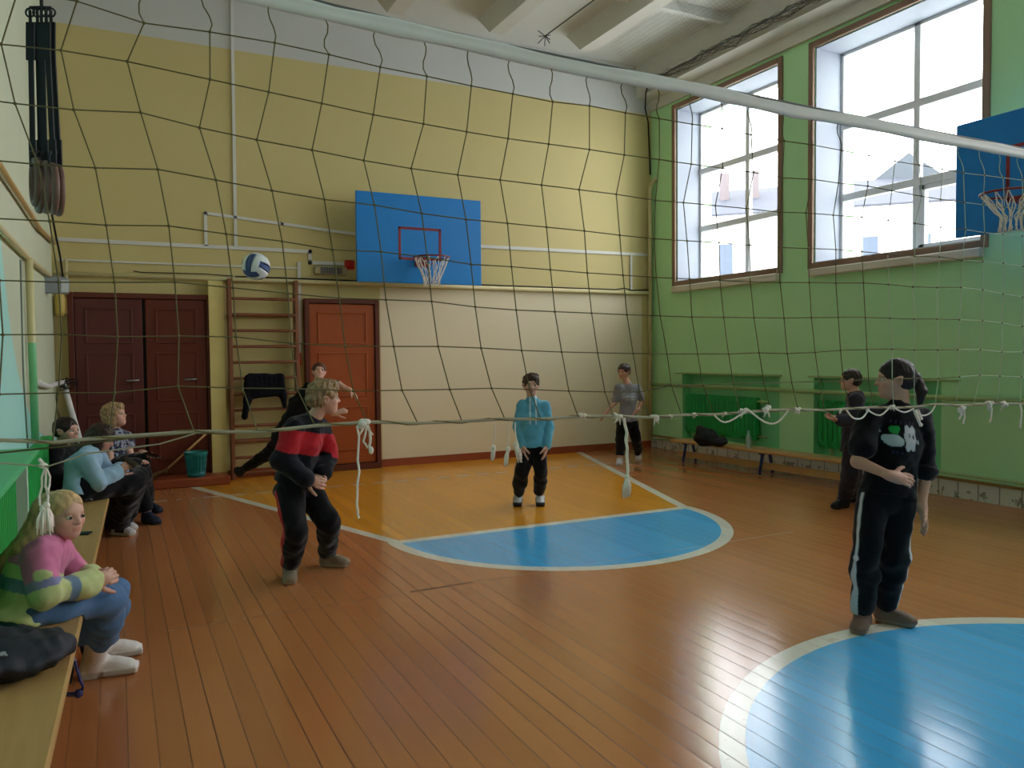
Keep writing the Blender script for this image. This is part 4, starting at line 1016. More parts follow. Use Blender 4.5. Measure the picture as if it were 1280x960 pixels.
def shoe_prims(an, toe, up, kind, k=1.0, kn=None):
    """an is the ankle joint, toe the tip on the sole plane"""
    R = foot_frame(an, toe, up); f, u = R[:, 1], R[:, 2]; ah = float(np.dot(an-np.array(toe), u)); L = float(np.dot(np.array(toe)-an, f)); B = an-u*ah
    hl = .055*k; W = .042*k; P = lambda x, y, z: B+R @ np.array([x, y, z])
    pr = [rbox(P(0, (L-hl)/2+.0, .016*k), (W*.55, (L+hl)/2-.03*k, .004), R, .014*k, .008)]
    pr += [ell(P(0, L-.055*k, .030*k), (W*1.05, .058*k, .034*k), R, .02), ell(P(0, -.012, .035*k), (W*.88, .048*k, .04*k), R, .02),
           cone(P(0, L-.085*k, .040*k), P(0, .0, .062*k), .034*k, .040*k, .03), cone(P(0, -.004, .045*k), P(0, -.004, ah), .042*k, .04*k, .02)]
    if kind == 'boot': pr += [cone(an-u*.04, an+nrm(kn-an)*.10, .044*k, .048*k, .02), rbox(P(0, L*.62, .020), (W*.85, L*.36, .006), R, .012, .003), rbox(P(0, -.018, .018), (W*.80, .026, .016), R, .010, .003)]+[rbox(P(0, L*.30+i*.015, .005), (W*.92, .004, .005), R, .002, .002) for i in range(8)]
    return pr, B, R, L
def person(label, J, hh, fwd, up, skin, hair, top, legs, shoes, bw=1.0, res=.005, hands=None, hl=None, curl=.35, eyes=True, seat=False):
    def sit(V):
        if seat:
            m = (V[:, 0] < -.222+(V[:, 1]-1)*.025) & (V[:, 2] < .4225) & (V[:, 2] > .25); V[m, 2] = .4225
        return V
    J = {k: np.array(v, float) for k, v in J.items()}
    FL = shoes.get('FL', .158*shoes.get('k', 1.0))
    for s in 'AB':                                              # a foot is FL long from ankle to toe tip
        if J['toe'+s][2] < .05:
            a, t = J['an'+s], J['toe'+s]; f = nrm((t-a)*[1, 1, 0]); m = (a+t)/2; J['an'+s] = np.array([*(m-f*FL*.5)[:2], a[2]]); J['toe'+s] = np.array([*(m+f*FL*.5)[:2], 0.0])
    base = J['pelvis']*np.array([1, 1, 0]); base[2] = min(J['toeA'][2], J['toeB'][2], 0.0)
    r = empty('person', base, label, 'person')
    R = frame(fwd, up); c = J['head']; us = nrm(J['shB']-J['shA']); uh = nrm(J['hipB']-J['hipA'])
    spine = nrm(J['neck']-J['pelvis']); vs_ = nrm(np.cross(spine, us)); vh = nrm(np.cross(spine, uh))
    waist = J['pelvis']+(J['chest']-J['pelvis'])*.5
    cw, cd, ww, wd_, pw, pd = [x*bw for x in (.118, .080, .102, .074, .120, .084)]
    shl = (J['shA']+J['shB'])/2
    def torso(o, k=.03, low=.0, flare=0.0, wide=0, wd0=0):
        return [gcone(J['pelvis']-spine*low, waist, uh, vh, max(pw+o+flare, wide), max(pd+o+flare, wide*.68, wd0), ww+o, wd_+o, k), gcone(waist, J['chest'], us, vs_, ww+o, wd_+o, cw+o, cd+o, k),
                gcone(J['chest'], shl-spine*.015, us, vs_, cw+o, cd+o, cw*.86+o, cd*.62+o, k),
                cone(J['shA']-spine*.006, shl+spine*.02, .041*bw+o, .046*bw+o, k), cone(J['shB']-spine*.006, shl+spine*.02, .041*bw+o, .046*bw+o, k), cone(shl, shl+(J['neck']-shl)*.75+spine*.004, .058*bw+o, .052*bw+o*.5, k)]
    def arm(s, o, f=1.0, k=.016, cuff=0.0):
        sh, el, wr = J['sh'+s], J['el'+s], J['wr'+s]; out = []
        if f > .5:
            out.append(cone(sh, el, .042*bw+o, .034*bw+o, k)); e = el+(wr-el)*min(1, (f-.5)*2); out.append(cone(el, e, .034*bw+o, (.034-.012*min(1, (f-.5)*2))*bw+o+cuff, k))
        else:
            e = sh+(el-sh)*f*2; out.append(cone(sh, e, .043*bw+o, (.043-.006*f*2)*bw+o+cuff, k))
        return out
    def leg(s, o, k=.03, ro=None):
        hp, kn, an = J['hip'+s], J['kn'+s], J['an'+s]
        a, b_, c_ = (.078*bw+o, .056*bw+o, .038*bw+o) if ro is None else ro
        m = kn+(an-kn)*.3
        return [cone(hp, kn, a, b_, k), cone(kn, m, b_, (b_*.6+c_*.4)+.006, k), cone(m, an, (b_*.6+c_*.4)+.006, c_, k)]
    # ---- body: one continuous skin surface
    HL = hl or hh*.78
    nk0 = J['neck']-spine*.02; jaw = c+hh*(R @ np.array([0, -.10, -.30]))
    pr = torso(-.006)+arm('A', 0)+arm('B', 0)+leg('A', -.004)+leg('B', -.004)+[cone(nk0, jaw, .052*bw, .046*bw, .03)]
    pr += head_prims(c, R, hh, True)
    hands = hands or {}
    for s in 'AB':
        h = hands.get(s, {}); pn = h.get('pn', J['pelvis']-J['wr'+s]); pr += hand_prims(J['wr'+s], J['tip'+s], pn, h.get('L', HL), h.get('thumb', 1), h.get('curl', curl), h.get('spread', .35), .024*bw)
        up_ = shoes.get('up'+s, (0, 0, 1)); Rf = foot_frame(J['an'+s], J['toe'+s], up_)
        ah_ = float(np.dot(J['an'+s]-J['toe'+s], Rf[:, 2])); pr += [cone(J['an'+s], J['an'+s]-Rf[:, 2]*max(ah_-.05, 0), .034, .03, .02), cone(J['an'+s]-Rf[:, 2]*max(ah_-.05, 0), J['an'+s]+(J['toe'+s]-J['an'+s])*.62+Rf[:, 2]*.010, .030, .022, .02)]
    V, Q = sdf_mesh(pr, res); V = sit(V)
    L = ((V-c) @ R)/hh; col = np.broadcast_to(np.array(skin), (len(V), 3)).copy(); isH = np.linalg.norm(L, axis=1) < .8
    def paint(mask, colr, a): col[mask] = col[mask]*(1-a)+np.array(colr)*a
    x, y, z = L.T
    paint(isH & (y > .25) & (np.abs(x) < .105-(.25*np.abs(z+.248))) & (np.abs(z+.248) < .05), rgb(176, 96, 92), .45)
    paint(isH & (y > .15) & (np.hypot(np.abs(x)-.19, z+.14) < .09), rgb(224, 140, 128), .25)
    hc = np.array(hair['col'])
    paint(isH & (y > .2) & (np.abs(z-.105+.35*np.maximum(np.abs(x)-.15, 0)) < .018) & (np.abs(np.abs(x)-.145) < .085), hc*.7+np.array(skin)*.12, .5)
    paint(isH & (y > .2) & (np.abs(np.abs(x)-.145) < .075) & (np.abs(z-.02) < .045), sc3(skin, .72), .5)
    np_mesh('body', V, Q, skin_m, r, col)
    if eyes:
        for s in (-1, 1):
            ec = c+hh*(R @ np.array([.145*s, .335, .018])); m = MB(); m.ball(ec, .062*hh, 16, 12, R=R); V = np.array(m.v); le = ((V-ec) @ R)/(.062*hh)
            o = m.build('eye', eye_m, r, fix=False); cc = np.ones((len(V), 4), np.float32); cc[:, :3] = rgb(206, 200, 196)
            d_ = np.hypot(le[:, 0], le[:, 2]); cc[(le[:, 1] > 0) & (d_ < .62), :3] = rgb(40, 30, 26); cc[le[:, 2] > .32, :3] = sc3(skin, .7)
            a = o.data.color_attributes.new('Col', 'FLOAT_COLOR', 'POINT'); a.data.foreach_set('color', cc.ravel())
    # ---- hair
    pr = []; H = lambda *p: c+hh*(R @ np.array(p))
    th = hair.get('th', .045)
    pr = [ell(H(0, -.06, .14), np.array([.345+th, .42+th, .365+th])*hh, R, .03*hh), ell(H(0, -.20, -.06), np.array([.31+th*.8, .27+th, .26])*hh, R, .08*hh)]
    if hair.get('fringe'):
        fr = hair['fringe']; pr += [ell(H(fr[0], .30, .34), np.array([.24, .15, fr[1]])*hh, R, .05*hh)]
    for t in hair.get('extra', []):
        if t[0] == 'c': pr.append(cone(H(*t[1]), H(*t[2]), t[3]*hh, t[4]*hh, .06*hh))
        if t[0] == 'e': pr.append(ell(H(*t[1]), np.array(t[2])*hh, R, .05*hh))
        if t[0] == 'w': pr.append(cone(t[1], t[2], t[3], t[4], .02))
    line = hair.get('line', .30)
    pr += [ell(H(0, .45, -.22), np.array([.36, .33, line+.22])*hh, R, .02*hh, True)]
    for s in (-1, 1):
        if hair.get('ears', True): pr += [ell(H(.36*s, .04, -.10), np.array([.12, .15, .16])*hh, R, .02*hh, True)]
    am = hair.get('amp', .012)*hh
    V, Q = sdf_mesh(pr, min(res, .005), lambda X: wob(X, am, 26/hh*.9, 5)+wob((X-c) @ R*np.array([1, 1, .35]), am*.7, 70/hh*.9, 6))
    n = wob((V-c) @ R*np.array([1, 1, .25]), .22, 60/hh, 7)
    np_mesh('hair', V, Q, hair_m, r, np.clip(hc*(1+n[:, None]), 0, 1))
    for nm, a, b_, r0, cl in hair.get('ties', []): MB().tube([np.array(a), np.array(b_)], r0, 12).build(nm, mat('hair tie', cl, .7), r)
    # ---- trousers
    o = legs.get('o', .014); rl = legs.get('r')
    pr = [gcone(J['pelvis']-spine*.05, J['pelvis']+spine*.10, uh, vh, pw+o*.4, pd+o*.4, ww+.010, wd_+.008, .03)]
    cuts = []
    for s in 'AB':
        if rl: pr += leg(s, 0, .02, rl)
        else: pr += leg(s, o)
        dv = nrm(J['an'+s]-J['kn'+s]); ce = (rl[2] if rl else .038*bw+o)+.02; Rc = frame(dv, vdir(.3, .9, .2) if abs(dv[2]) > .5 else UPZ)
        if 'flat' in legs: dv = np.array([0, 0, -1.]); Rc = frame(dv, (.1, 1, 0)); ce = .16
        cuts.append(rbox(J['an'+s]-dv*(legs.get('short', -.012)-.14), (ce, .14, ce), Rc, .001, .006, True))
        if legs.get('cuff'): pr += [ell(J['an'+s]+nrm(J['kn'+s]-J['an'+s])*.03, (legs['cuff'],)*3, None, .02)]
    pr += cuts
    def dl(X):
        w_ = wob(X, legs.get('amp', .005), 42, 21)+wob(X, .0025, 95, 22)
        return w_
    V, Q = sdf_mesh(pr, legs.get('res', max(res, .007)), dl); V = sit(V); cf = legs['col']
    np_mesh('trousers', V, Q, cloth_m, r, cf(V, J) if callable(cf) else cf)
    # ---- top
    o = top.get('o', .014); f = top['sleeve']; fa, fb = f if isinstance(f, tuple) else (f, f)
    thr = rl[0] if rl else .078*bw+o
    wide = np.linalg.norm(J['hipB']-J['hipA'])/2+thr*.86+.006 if not seat else thr+.05
    hz = J['pelvis']-spine*top.get('hem', .03); Rh = frame(vh, spine)
    pr = torso(o, .03, top.get('hem', .03), top.get('flare', .0), wide, thr+.016)+[rbox(hz-spine*.15, (.4, .4, .148), Rh, .002, .008, True)]
    pr += arm('A', o+top.get('so', 0), fa, .014, top.get('cuff', 0))+arm('B', o+top.get('so', 0), fb, .014, top.get('cuff', 0))
    if top.get('collar'): pr += [cone(shl-spine*.01, shl+spine*top['collar']+nrm(R[:, 1]*[1, 1, 0])*.01, .062*bw, .054*bw, .02)]
    for t in top.get('extra', []): pr.append(t)
    V, Q = sdf_mesh(pr, top.get('res', max(res, .007)), lambda X: wob(X, top.get('amp', .005), 40, 31)+wob(X, .0025, 100, 32)); V = sit(V); cf = top['col']
    nm = top.get('name', 'sweatshirt')
    np_mesh(nm, V, Q, cloth_m, r, cf(V, J) if callable(cf) else cf)
    # ---- shoes
    for s in 'AB':
        up_ = np.array(shoes.get('up'+s, (0, 0, 1)), float); pr, B, Rf, Ls = shoe_prims(J['an'+s], J['toe'+s], up_, shoes.get('kind'), shoes.get('k', 1.0), J['kn'+s])
        V, Q = sdf_mesh(pr, min(res, .005)); lz = (V-B) @ Rf[:, 2]; ly = (V-B) @ Rf[:, 1]; lx = (V-B) @ Rf[:, 0]
        V = V-np.minimum(lz, 0)[:, None]*Rf[:, 2]
        cc = np.broadcast_to(np.array(shoes['col']), (len(V), 3)).copy(); cc[lz < shoes.get('sh', .02)] = shoes['sole']
        if 'patch' in shoes: cc[shoes['patch'](lx, ly, lz, Ls)] = shoes['pcol']
        nm = 'boot' if shoes.get('kind') == 'boot' else 'shoe'; so = np_mesh(nm, V, Q, shoe_m, r, cc)
        # laces over the instep
        b = MB(); P = lambda x, y, z: B+Rf @ np.array([x, y, z]); ah = float(np.dot(J['an'+s]-B, Rf[:, 2]))
        for i in range(4):
            t = i/3; y0 = Ls*.52*(1-t)+.03*t; z0 = .058*(1-t)+min(ah*.9, .085)*t+.014*math.sin(PI*t)
            b.tube([P(-.022, y0-.006, z0-.008), P(0, y0+.004, z0+.008), P(.022, y0-.006, z0-.008)], .0028, 5)
        b.build('lace', mat('shoe lace', shoes.get('lace', rgb(190, 186, 180)), .8), so, fix=False)
    return r
F_ = np.array([CF[0], CF[1], 0]); F_ = F_/np.linalg.norm(F_); R_ = np.array([CR[0], CR[1], 0]); R_ = R_/np.linalg.norm(R_)
def vdir(right, away, upz=0): return R_*right+F_*away+np.array([0, 0, upz])
def face(px, yaw, up=0):
    """heading of a face: 0 looks back along the line of sight at column px, +90 turns to the right"""
    q = ray(px, 440)*np.array([1, 1, 0]); t = -nrm(q); p = np.array([t[1], -t[0], 0])*-1; a = math.radians(yaw); v = math.cos(a)*t+math.sin(a)*(p if np.dot(p, CR) > 0 else -p); v[2] = up; return nrm(v)
def joints(d0, D):
    """joints measured as (x, y, metres behind the plane at depth d0)"""
    return {k: (at(v[0], v[1], d0+(v[2] if len(v) > 2 else 0)) if len(v) < 4 else np.array(v[:3])) for k, v in D.items()}
def toe(x, y): p = onz(x, y, 0); return (*p, 0)
UPZ = (0, 0, 1)
SK = rgb(206, 160, 140); SK2 = rgb(196, 150, 128); SK3 = rgb(212, 166, 148)
# ---------------------------------------------------------------- girl in the black printed shirt, nearest on the right
d0 = dep(onz(1072, 792))
def c_shirt(V, J):
    col = np.broadcast_to(np.array(rgb(16, 16, 20)), (len(V), 3)).copy()
    px = 640+FPX*((V-EYE) @ CR)/((V-EYE) @ CF); return col
o_print = at(1108, 548, d0-.1)
def shirt_print(V, J):
    col = np.broadcast_to(np.array(rgb(15, 15, 19)), (len(V), 3)).copy()
    us = nrm(J['shB']-J['shA']); sp = nrm(J['neck']-J['pelvis']); fr = np.cross(us, sp)
    if np.dot(fr, CF) > 0: fr = -fr
    q = V-(J['chest']+sp*.03); u = q @ us+.015; v = q @ sp; front = (q @ fr) > .02
    e = lambda x, y, a, b: ((u-x)/a)**2+((v-y)/b)**2 < 1
    w = rgb(190, 190, 196)
    col[front & (e(-.055, -.025, .045, .032) | e(-.075, -.02, .03, .025))] = rgb(176, 190, 192)
    col[front & (e(.028, .0, .036, .05) | e(.012, .04, .014, .022) | e(.05, .04, .014, .022) | e(.015, -.05, .018, .022) | e(.045, -.05, .012, .02))] = w
    col[front & (e(-.05, .03, .024, .02) | e(-.035, .04, .014, .014))] = rgb(40, 150, 70)
    col[front & (e(.046, .005, .006, .012) | e(.02, .01, .005, .008))] = rgb(40, 44, 56)
    col[front & (e(-.11, .015, .008, .008) | e(.075, -.02, .008, .01))] = rgb(150, 156, 160)
    col[front & (np.abs(v-.072) < .010) & (np.abs(u+.005) < .075) & (np.sin(u*260) > .2)] = rgb(56, 50, 66)
    col[front & (np.abs(v+.085) < .008) & (np.abs(u+.035) < .03) & (np.sin(u*300) > .1)] = rgb(44, 48, 72)
    return col
def c_stripe_pants(V, J):
    col = np.broadcast_to(np.array(rgb(15, 15, 19)), (len(V), 3)).copy()
    uh = nrm(J['hipB']-J['hipA']); sst = lambda x: np.clip(x, 0, 1)**2*(3-2*np.clip(x, 0, 1))
    for s, sg in (('A', -1), ('B', 1)):
        for a, b, k in (('hip', 'kn', 0), ('kn', 'an', 1)):
            t, d, q = seg(V, J[a+s], J[b+s]); oth = seg(V, J[a+('B' if s == 'A' else 'A')], J[b+('B' if s == 'A' else 'A')])[1]
            out = nrm(uh*sg-F_*(.35 if s == 'A' else .75)); qq = q/(np.linalg.norm(q, axis=1)[:, None]+1e-9); c_ = qq @ out; th = .978 if k == 0 else .972-.09*t; al = sst((c_-th)/.016+.5)*(d < oth)*(V[:, 2] < J['pelvis'][2]+.02)
            tc = np.array(rgb(206, 206, 210))[None] if k == 0 else (np.array(rgb(204, 206, 210))[None]*(1-t[:, None])+np.array(rgb(160, 194, 204))[None]*t[:, None]); col = col*(1-al[:, None])+tc*al[:, None]
    return col
J = joints(d0, dict(head=(1119,474), neck=(1124,509,.0), chest=(1120,552), pelvis=(1110,612), shA=(1088,521,-.02), elA=(1072,577,-.05), wrA=(1114,595,-.19), tipA=(1143,602,-.17),
    shB=(1152,523,.02), elB=(1158,585,.0), wrB=(1152,632,-.05), tipB=(1157,660,-.07), hipA=(1092,618), hipB=(1126,618,.01), knA=(1082,696,-.02), knB=(1119,694,0), anA=(1078,771,.0), anB=(1110,770,.0), toeA=toe(1071,795), toeB=toe(1143,784)))
J['anA'] = np.array([*(onz(1078, 783)[:2]), .075]); J['anB'] = np.array([*(onz(1110, 778)[:2]), .075])
hp = J['head']; Rg = frame(face(1119, -78, -.06), UPZ); hhg = .205; Hg = lambda *p: hp+hhg*(Rg @ np.array(p))
person('girl in a black printed T-shirt and striped black trousers with a ponytail, nearest player', J, hhg, face(1119, -78, -.06), UPZ, SK2,
    dict(col=rgb(40, 28, 24), th=.035, line=.235, amp=.006, extra=[('e', (0, -.46, .02), (.12, .12, .14)), ('c', (0, -.50, .0), (-.02, -.60, -.35), .13, .13), ('c', (-.02, -.60, -.35), (.0, -.55, -.72), .13, .06)],
         ties=[('hair_tie', Hg(0, -.47, .03), Hg(0, -.53, -.01), .025, rgb(120, 120, 128))]),
    dict(name='shirt', sleeve=(.32, .52), o=.018, so=.004, cuff=.012, hem=.02, flare=.008, amp=.006, col=shirt_print, collar=.0, res=.0055),
    dict(col=c_stripe_pants, r=(.082, .070, .056), o=.02, amp=.005, res=.005, short=.02), dict(col=rgb(120, 96, 82), sole=rgb(150, 128, 110), sh=.022, lace=rgb(156, 136, 118)), bw=.97, res=.0045,
    hands=dict(A=dict(pn=(F_*1.0+np.array([0, 0, -.5])), thumb=-1, curl=.30), B=dict(pn=vdir(-1, .2), thumb=1, curl=.25)), curl=.3)
# ---------------------------------------------------------------- boy in the black and red hoodie
d0 = dep(onz(362, 728))
def c_hoodie(V, J):
    col = np.broadcast_to(np.array(rgb(20, 22, 30)), (len(V), 3)).copy(); sp = nrm(J['neck']-J['pelvis']); L = np.dot(J['neck']-J['pelvis'], sp)
    t = ((V-J['pelvis']) @ sp)/L
    el = np.minimum(seg(V, J['elA'], J['wrA'])[1], seg(V, J['elB'], J['wrB'])[1])
    band = (t > .50) & (t < .83) & (el > .075); col[band] = rgb(178, 34, 44)
    tA, dA, _ = seg(V, J['shA'], J['elA']); tB, dB, _ = seg(V, J['shB'], J['elB']); col[band & (dA < .085) & (tA > .1) & (tA < .9) & (np.abs(tA-.95) < .0)] = rgb(20, 22, 30)
    return col
def c_redstripe(V, J):
    col = np.broadcast_to(np.array(rgb(18, 18, 24)), (len(V), 3)).copy()
    for s in 'AB':
        o = 'B' if s == 'A' else 'A'
        for a, b in (('hip', 'kn'), ('kn', 'an')):
            t, d, q = seg(V, J[a+s], J[b+s]); qq = q/(np.linalg.norm(q, axis=1)[:, None]+1e-9); od = seg(V, J[a+o], J[b+o])[1]
            w = nrm(vdir(-.85, -.5)) if s == 'A' else nrm(vdir(-.3, 1.0)); col[(d < od) & ((qq @ w) > (.965 if a == 'hip' else .94)) & (V[:, 2] < J['pelvis'][2]-.02)] = rgb(186, 36, 44)
    return col
J = joints(d0, dict(head=(405,497), neck=(391,524), chest=(380,553), pelvis=(369,606), shA=(367,536,-.12), elA=(353,574,-.17), wrA=(381,598,-.17), tipA=(398,603,-.14),
    shB=(401,536,.12), elB=(408,572,.14), wrB=(402,590,.02), tipB=(393,602,-.06), hipA=(361,613,-.08), hipB=(386,613,.08), knA=(370,663,-.16), knB=(411,655,.02), anA=(363,710,0), anB=(409,692,0), toeA=toe(362,733), toeB=toe(441,709)))
J['anA'] = np.array([*(onz(363, 722)[:2]), .08]); J['anB'] = np.array([*(onz(406, 707)[:2]), .08])
person('fair-haired boy in a black and red hoodie standing bent with hands together', J, .222, face(405, 104, -.05), vdir(.12, 0, 1), SK,
    dict(col=rgb(150, 122, 88), th=.06, line=.27, amp=.022, fringe=(0, .12), extra=[('e', (0, .12, .40), (.29, .28, .15))]),
    dict(name='hoodie', sleeve=1.0, o=.030, so=.006, hem=-.01, cuff=.004, amp=.008, col=c_hoodie, collar=.03, extra=[ell((J['neck']+J['shA']+J['shB'])/3-nrm(vdir(.8, -.4))*.07, (.085, .085, .05), None, .04)]),
    dict(col=c_redstripe, r=(.092, .076, .060), o=.03, amp=.007, res=.006, short=.035), dict(col=rgb(140, 122, 104), sole=rgb(176, 164, 146), sh=.024, lace=rgb(120, 100, 84), k=1.08), bw=1.0, res=.005,
    hands=dict(A=dict(pn=vdir(.1, .9, -.2), thumb=1, curl=.55), B=dict(pn=vdir(-.2, -.9), thumb=1, curl=.5)))
# ---------------------------------------------------------------- girl serving behind him
d0 = 8.95
J = joints(d0, dict(head=(399,465), neck=(395,482), chest=(377,510), pelvis=(355,548), shA=(381,490,-.04), elA=(397,510,-.2), wrA=(418,517,-.25), tipA=(430,513,-.25), shB=(406,487,.06), elB=(424,480,-.02), wrB=(438,488,-.08), tipB=(445,495,-.1),
    hipA=(350,552,.0), hipB=(362,552,.03), knA=(331,570,.1), anA=(308,584,.16), toeA=(300,597,.18), knB=(378,576,-.1), anB=(377,600,0), toeB=toe(386,612)))
J['anB'] = np.array([*(onz(374, 607)[:2]), .075])
person('girl in black leaning forward with one leg kicked back before the orange door', J, .205, face(399, 6, .3), vdir(.1, -.1, 1), SK3,
    dict(col=rgb(92, 58, 44), th=.05, line=.26, amp=.012), dict(name='shirt', sleeve=.42, o=.016, hem=.03, col=rgb(16, 16, 20)), dict(col=rgb(15, 15, 19), r=(.088, .066, .05), o=.02),
    dict(col=rgb(20, 20, 24), sole=rgb(60, 60, 64), upA=vdir(.75, -.1, .62)), bw=.92, res=.006)
# ---------------------------------------------------------------- boy in the light blue sweatshirt
d0 = dep(onz(660, 634))
J = joints(d0, dict(head=(664,481), neck=(665,500), chest=(666,525), pelvis=(666,558), shA=(653,508,0), elA=(648,533,.02), wrA=(653,556,-.05), tipA=(656,573,-.08), shB=(680,508,0), elB=(686,534,.02), wrB=(683,556,-.05), tipB=(681,572,-.08),
    hipA=(658,563), hipB=(674,563), knA=(652,591,-.05), knB=(676,591,-.04), anA=(648,619), anB=(676,619), toeA=toe(646,636), toeB=toe(676,636)))
J['anA'] = np.array([*(onz(648, 628)[:2]), .08]); J['anB'] = np.array([*(onz(675, 628)[:2]), .08])
sneak = dict(col=rgb(206, 206, 212), sole=rgb(40, 42, 50), FL=.175, sh=.016, patch=lambda lx, ly, lz, L: (ly > L-.075) & (lz < .045) | ((np.abs(lx) > .03) & (ly < .03) & (lz < .06)), pcol=rgb(40, 42, 52))
def c_blue(V, J):
    col = np.broadcast_to(np.array(rgb(98, 170, 196)), (len(V), 3)).copy(); sp = nrm(J['neck']-J['pelvis']); t = (V-J['pelvis']) @ sp
    col[t < -.035] = rgb(84, 150, 176)
    us = nrm(J['shB']-J['shA'])
    for o in (-.028, .03): u = (V-J['chest']) @ us; col[(np.abs(u-o) < .006) & (t > .22) & (((V-J['chest']) @ CF) < 0)] = rgb(214, 224, 226)
    return col
person('smiling boy in a light blue sweatshirt standing on the yellow key', J, .212, face(664, 6, -.06), UPZ, SK,
    dict(col=rgb(72, 52, 44), th=.05, line=.23, amp=.018, fringe=(-.06, .12), extra=[('e', (-.05, .14, .40), (.27, .26, .13))]),
    dict(sleeve=1.0, o=.016, so=.006, hem=.015, cuff=.004, amp=.006, col=c_blue, collar=.012), dict(col=rgb(17, 17, 20), r=(.080, .066, .056), o=.02, amp=.008, short=.06), sneak, bw=.95, res=.005,
    hands=dict(A=dict(pn=vdir(1, .2), thumb=-1), B=dict(pn=vdir(-1, .2), thumb=1)))
# ---------------------------------------------------------------- boy in the grey T-shirt by the far wall
d0 = dep(onz(785, 580))
J = joints(d0, dict(head=(780,464.5), neck=(784,480), chest=(785,500), pelvis=(784,525), shA=(774,485,-.03), elA=(769,503,-.02), wrA=(758,515,-.08), tipA=(752,522,-.12), shB=(796,486,.06), elB=(803,501,.08), wrB=(797,513,-.03), tipB=(790,517,-.05),
    hipA=(778,529), hipB=(790,529,.04), knA=(776,551,-.05), knB=(795,548,.02), anA=(775,573), anB=(798,564), toeA=toe(773,584), toeB=toe(797,580)))
J['anA'] = np.array([*(onz(775, 580)[:2]), .08]); J['anB'] = np.array([*(onz(799, 573)[:2]), .08])
def c_grey(V, J):
    col = np.broadcast_to(np.array(rgb(138, 138, 148)), (len(V), 3)).copy(); us = nrm(J['shB']-J['shA']); sp = nrm(J['neck']-J['pelvis']); q = V-J['chest']; u = q @ us; v = q @ sp
    col[((q @ CF) < 0) & (np.abs(v-.03) < .035) & (np.abs(u) < .07) & (np.sin(v*190) > .2) & (np.sin(u*70) > -.4)] = rgb(186, 186, 192); return col
person('boy in a grey T-shirt and black trousers walking by the end wall', J, .205, face(780, -32, -.15), UPZ, SK2,
    dict(col=rgb(62, 46, 46), th=.045, line=.25, amp=.015), dict(name='shirt', sleeve=.36, o=.014, so=.008, hem=.02, col=c_grey), dict(col=rgb(18, 18, 21), r=(.086, .066, .05), o=.02, short=.05),
    dict(col=rgb(196, 196, 202), sole=rgb(210, 210, 214)), bw=.93, res=.006)
# ---------------------------------------------------------------- player in dark clothes behind the nearest girl
d0 = dep(onz(1056, 637))
J = joints(d0, dict(head=(1063,475), neck=(1069,493), chest=(1068,520), pelvis=(1066,556), shA=(1070,500,-.13), elA=(1068,527,-.16), wrA=(1049,525,-.17), tipA=(1034,523,-.16), shB=(1069,499,.13), elB=(1064,526,.16), wrB=(1050,522,.1), tipB=(1038,521,.08),
    hipA=(1066,560,-.07), hipB=(1066,560,.07), knA=(1063,594,-.08), knB=(1066,594,.08), anA=(1061,627), anB=(1066,626,.1), toeA=toe(1037,637), toeB=toe(1046,629)))
J['anA'] = np.array([*(onz(1058, 634)[:2]), .075]); J['anB'] = np.array([*(onz(1066, 627)[:2]), .075])
person('player in dark grey shirt and trousers standing sideways before the nearer radiator', J, .2, face(1063, -86, 0), UPZ, SK2,
    dict(col=rgb(60, 50, 46), th=.04, line=.25, amp=.012), dict(name='shirt', sleeve=1.0, o=.022, so=.006, hem=.07, flare=.008, col=rgb(50, 46, 56), collar=.01), dict(col=rgb(40, 37, 46), r=(.092, .076, .064), o=.02),
    dict(col=rgb(22, 22, 26), sole=rgb(28, 28, 32)), bw=1.0, res=.006, hands=dict(A=dict(pn=(0, 0, 1), thumb=1, curl=.5), B=dict(pn=(0, 0, 1), thumb=-1, curl=.5)))
# ---------------------------------------------------------------- blonde girl on the bench
d0 = 3.30
J = joints(d0, dict(head=(80,643,-.02), neck=(61,682,-.02), chest=(42,716,-.05), pelvis=(30,758,-.10), shA=(50,694,-.14), elA=(61,741,-.18), wrA=(114,727,.0), tipA=(146,718,.08), shB=(74,690,.12), elB=(98,731,.20), wrB=(116,722,.16), tipB=(142,716,.14),
    hipA=(40,762,-.14), hipB=(50,748,.06), knA=(134,750,.18), knB=(138,741,.30), anA=(126,806,.30), anB=(146,800,.52), toeA=toe(172,838), toeB=toe(167,817)))
J['anA'] = np.array([*(onz(117, 845)[:2]), .10]); J['anB'] = np.array([*(onz(136, 822)[:2]), .10])
def c_sweater(V, J):
    sp = nrm(J['neck']-J['pelvis']); L = np.dot(J['neck']-J['pelvis'], sp); n = wob(V, .03, 30, 44)
    t = ((V-J['pelvis']) @ sp)/L+n*.6
    pink, lime, blue, lil = [np.array(rgb(*x)) for x in ((212, 124, 164), (196, 206, 146), (116, 142, 172), (144, 144, 188))]
    col = np.where((t > .62)[:, None], pink, np.where((t > .40)[:, None], lime, np.where((t > .20)[:, None], blue, lime)))
    for s in 'AB':
        t1, d1, _ = seg(V, J['sh'+s], J['el'+s]); t2, d2, _ = seg(V, J['el'+s], J['wr'+s]); m1 = (d1 < .075) & (t1 > .15); m2 = (d2 < .07) & (t2 > .02)
        u = t1+n; cu = np.where((u > .92)[:, None], lime, np.where((u > .70)[:, None], lil*.9, pink)); col[m1] = cu[m1]
        u = t2+n; cu = np.where((u < .30)[:, None], lime, np.where((u < .52)[:, None], blue, lime*.96)); col[m2] = cu[m2]
    return col
def c_jeans(V, J):
    n = wob(V, .5, 25, 3); c0 = np.array(rgb(80, 114, 156)); col = np.clip(c0*(1+.25*n[:, None]), 0, 1); return col
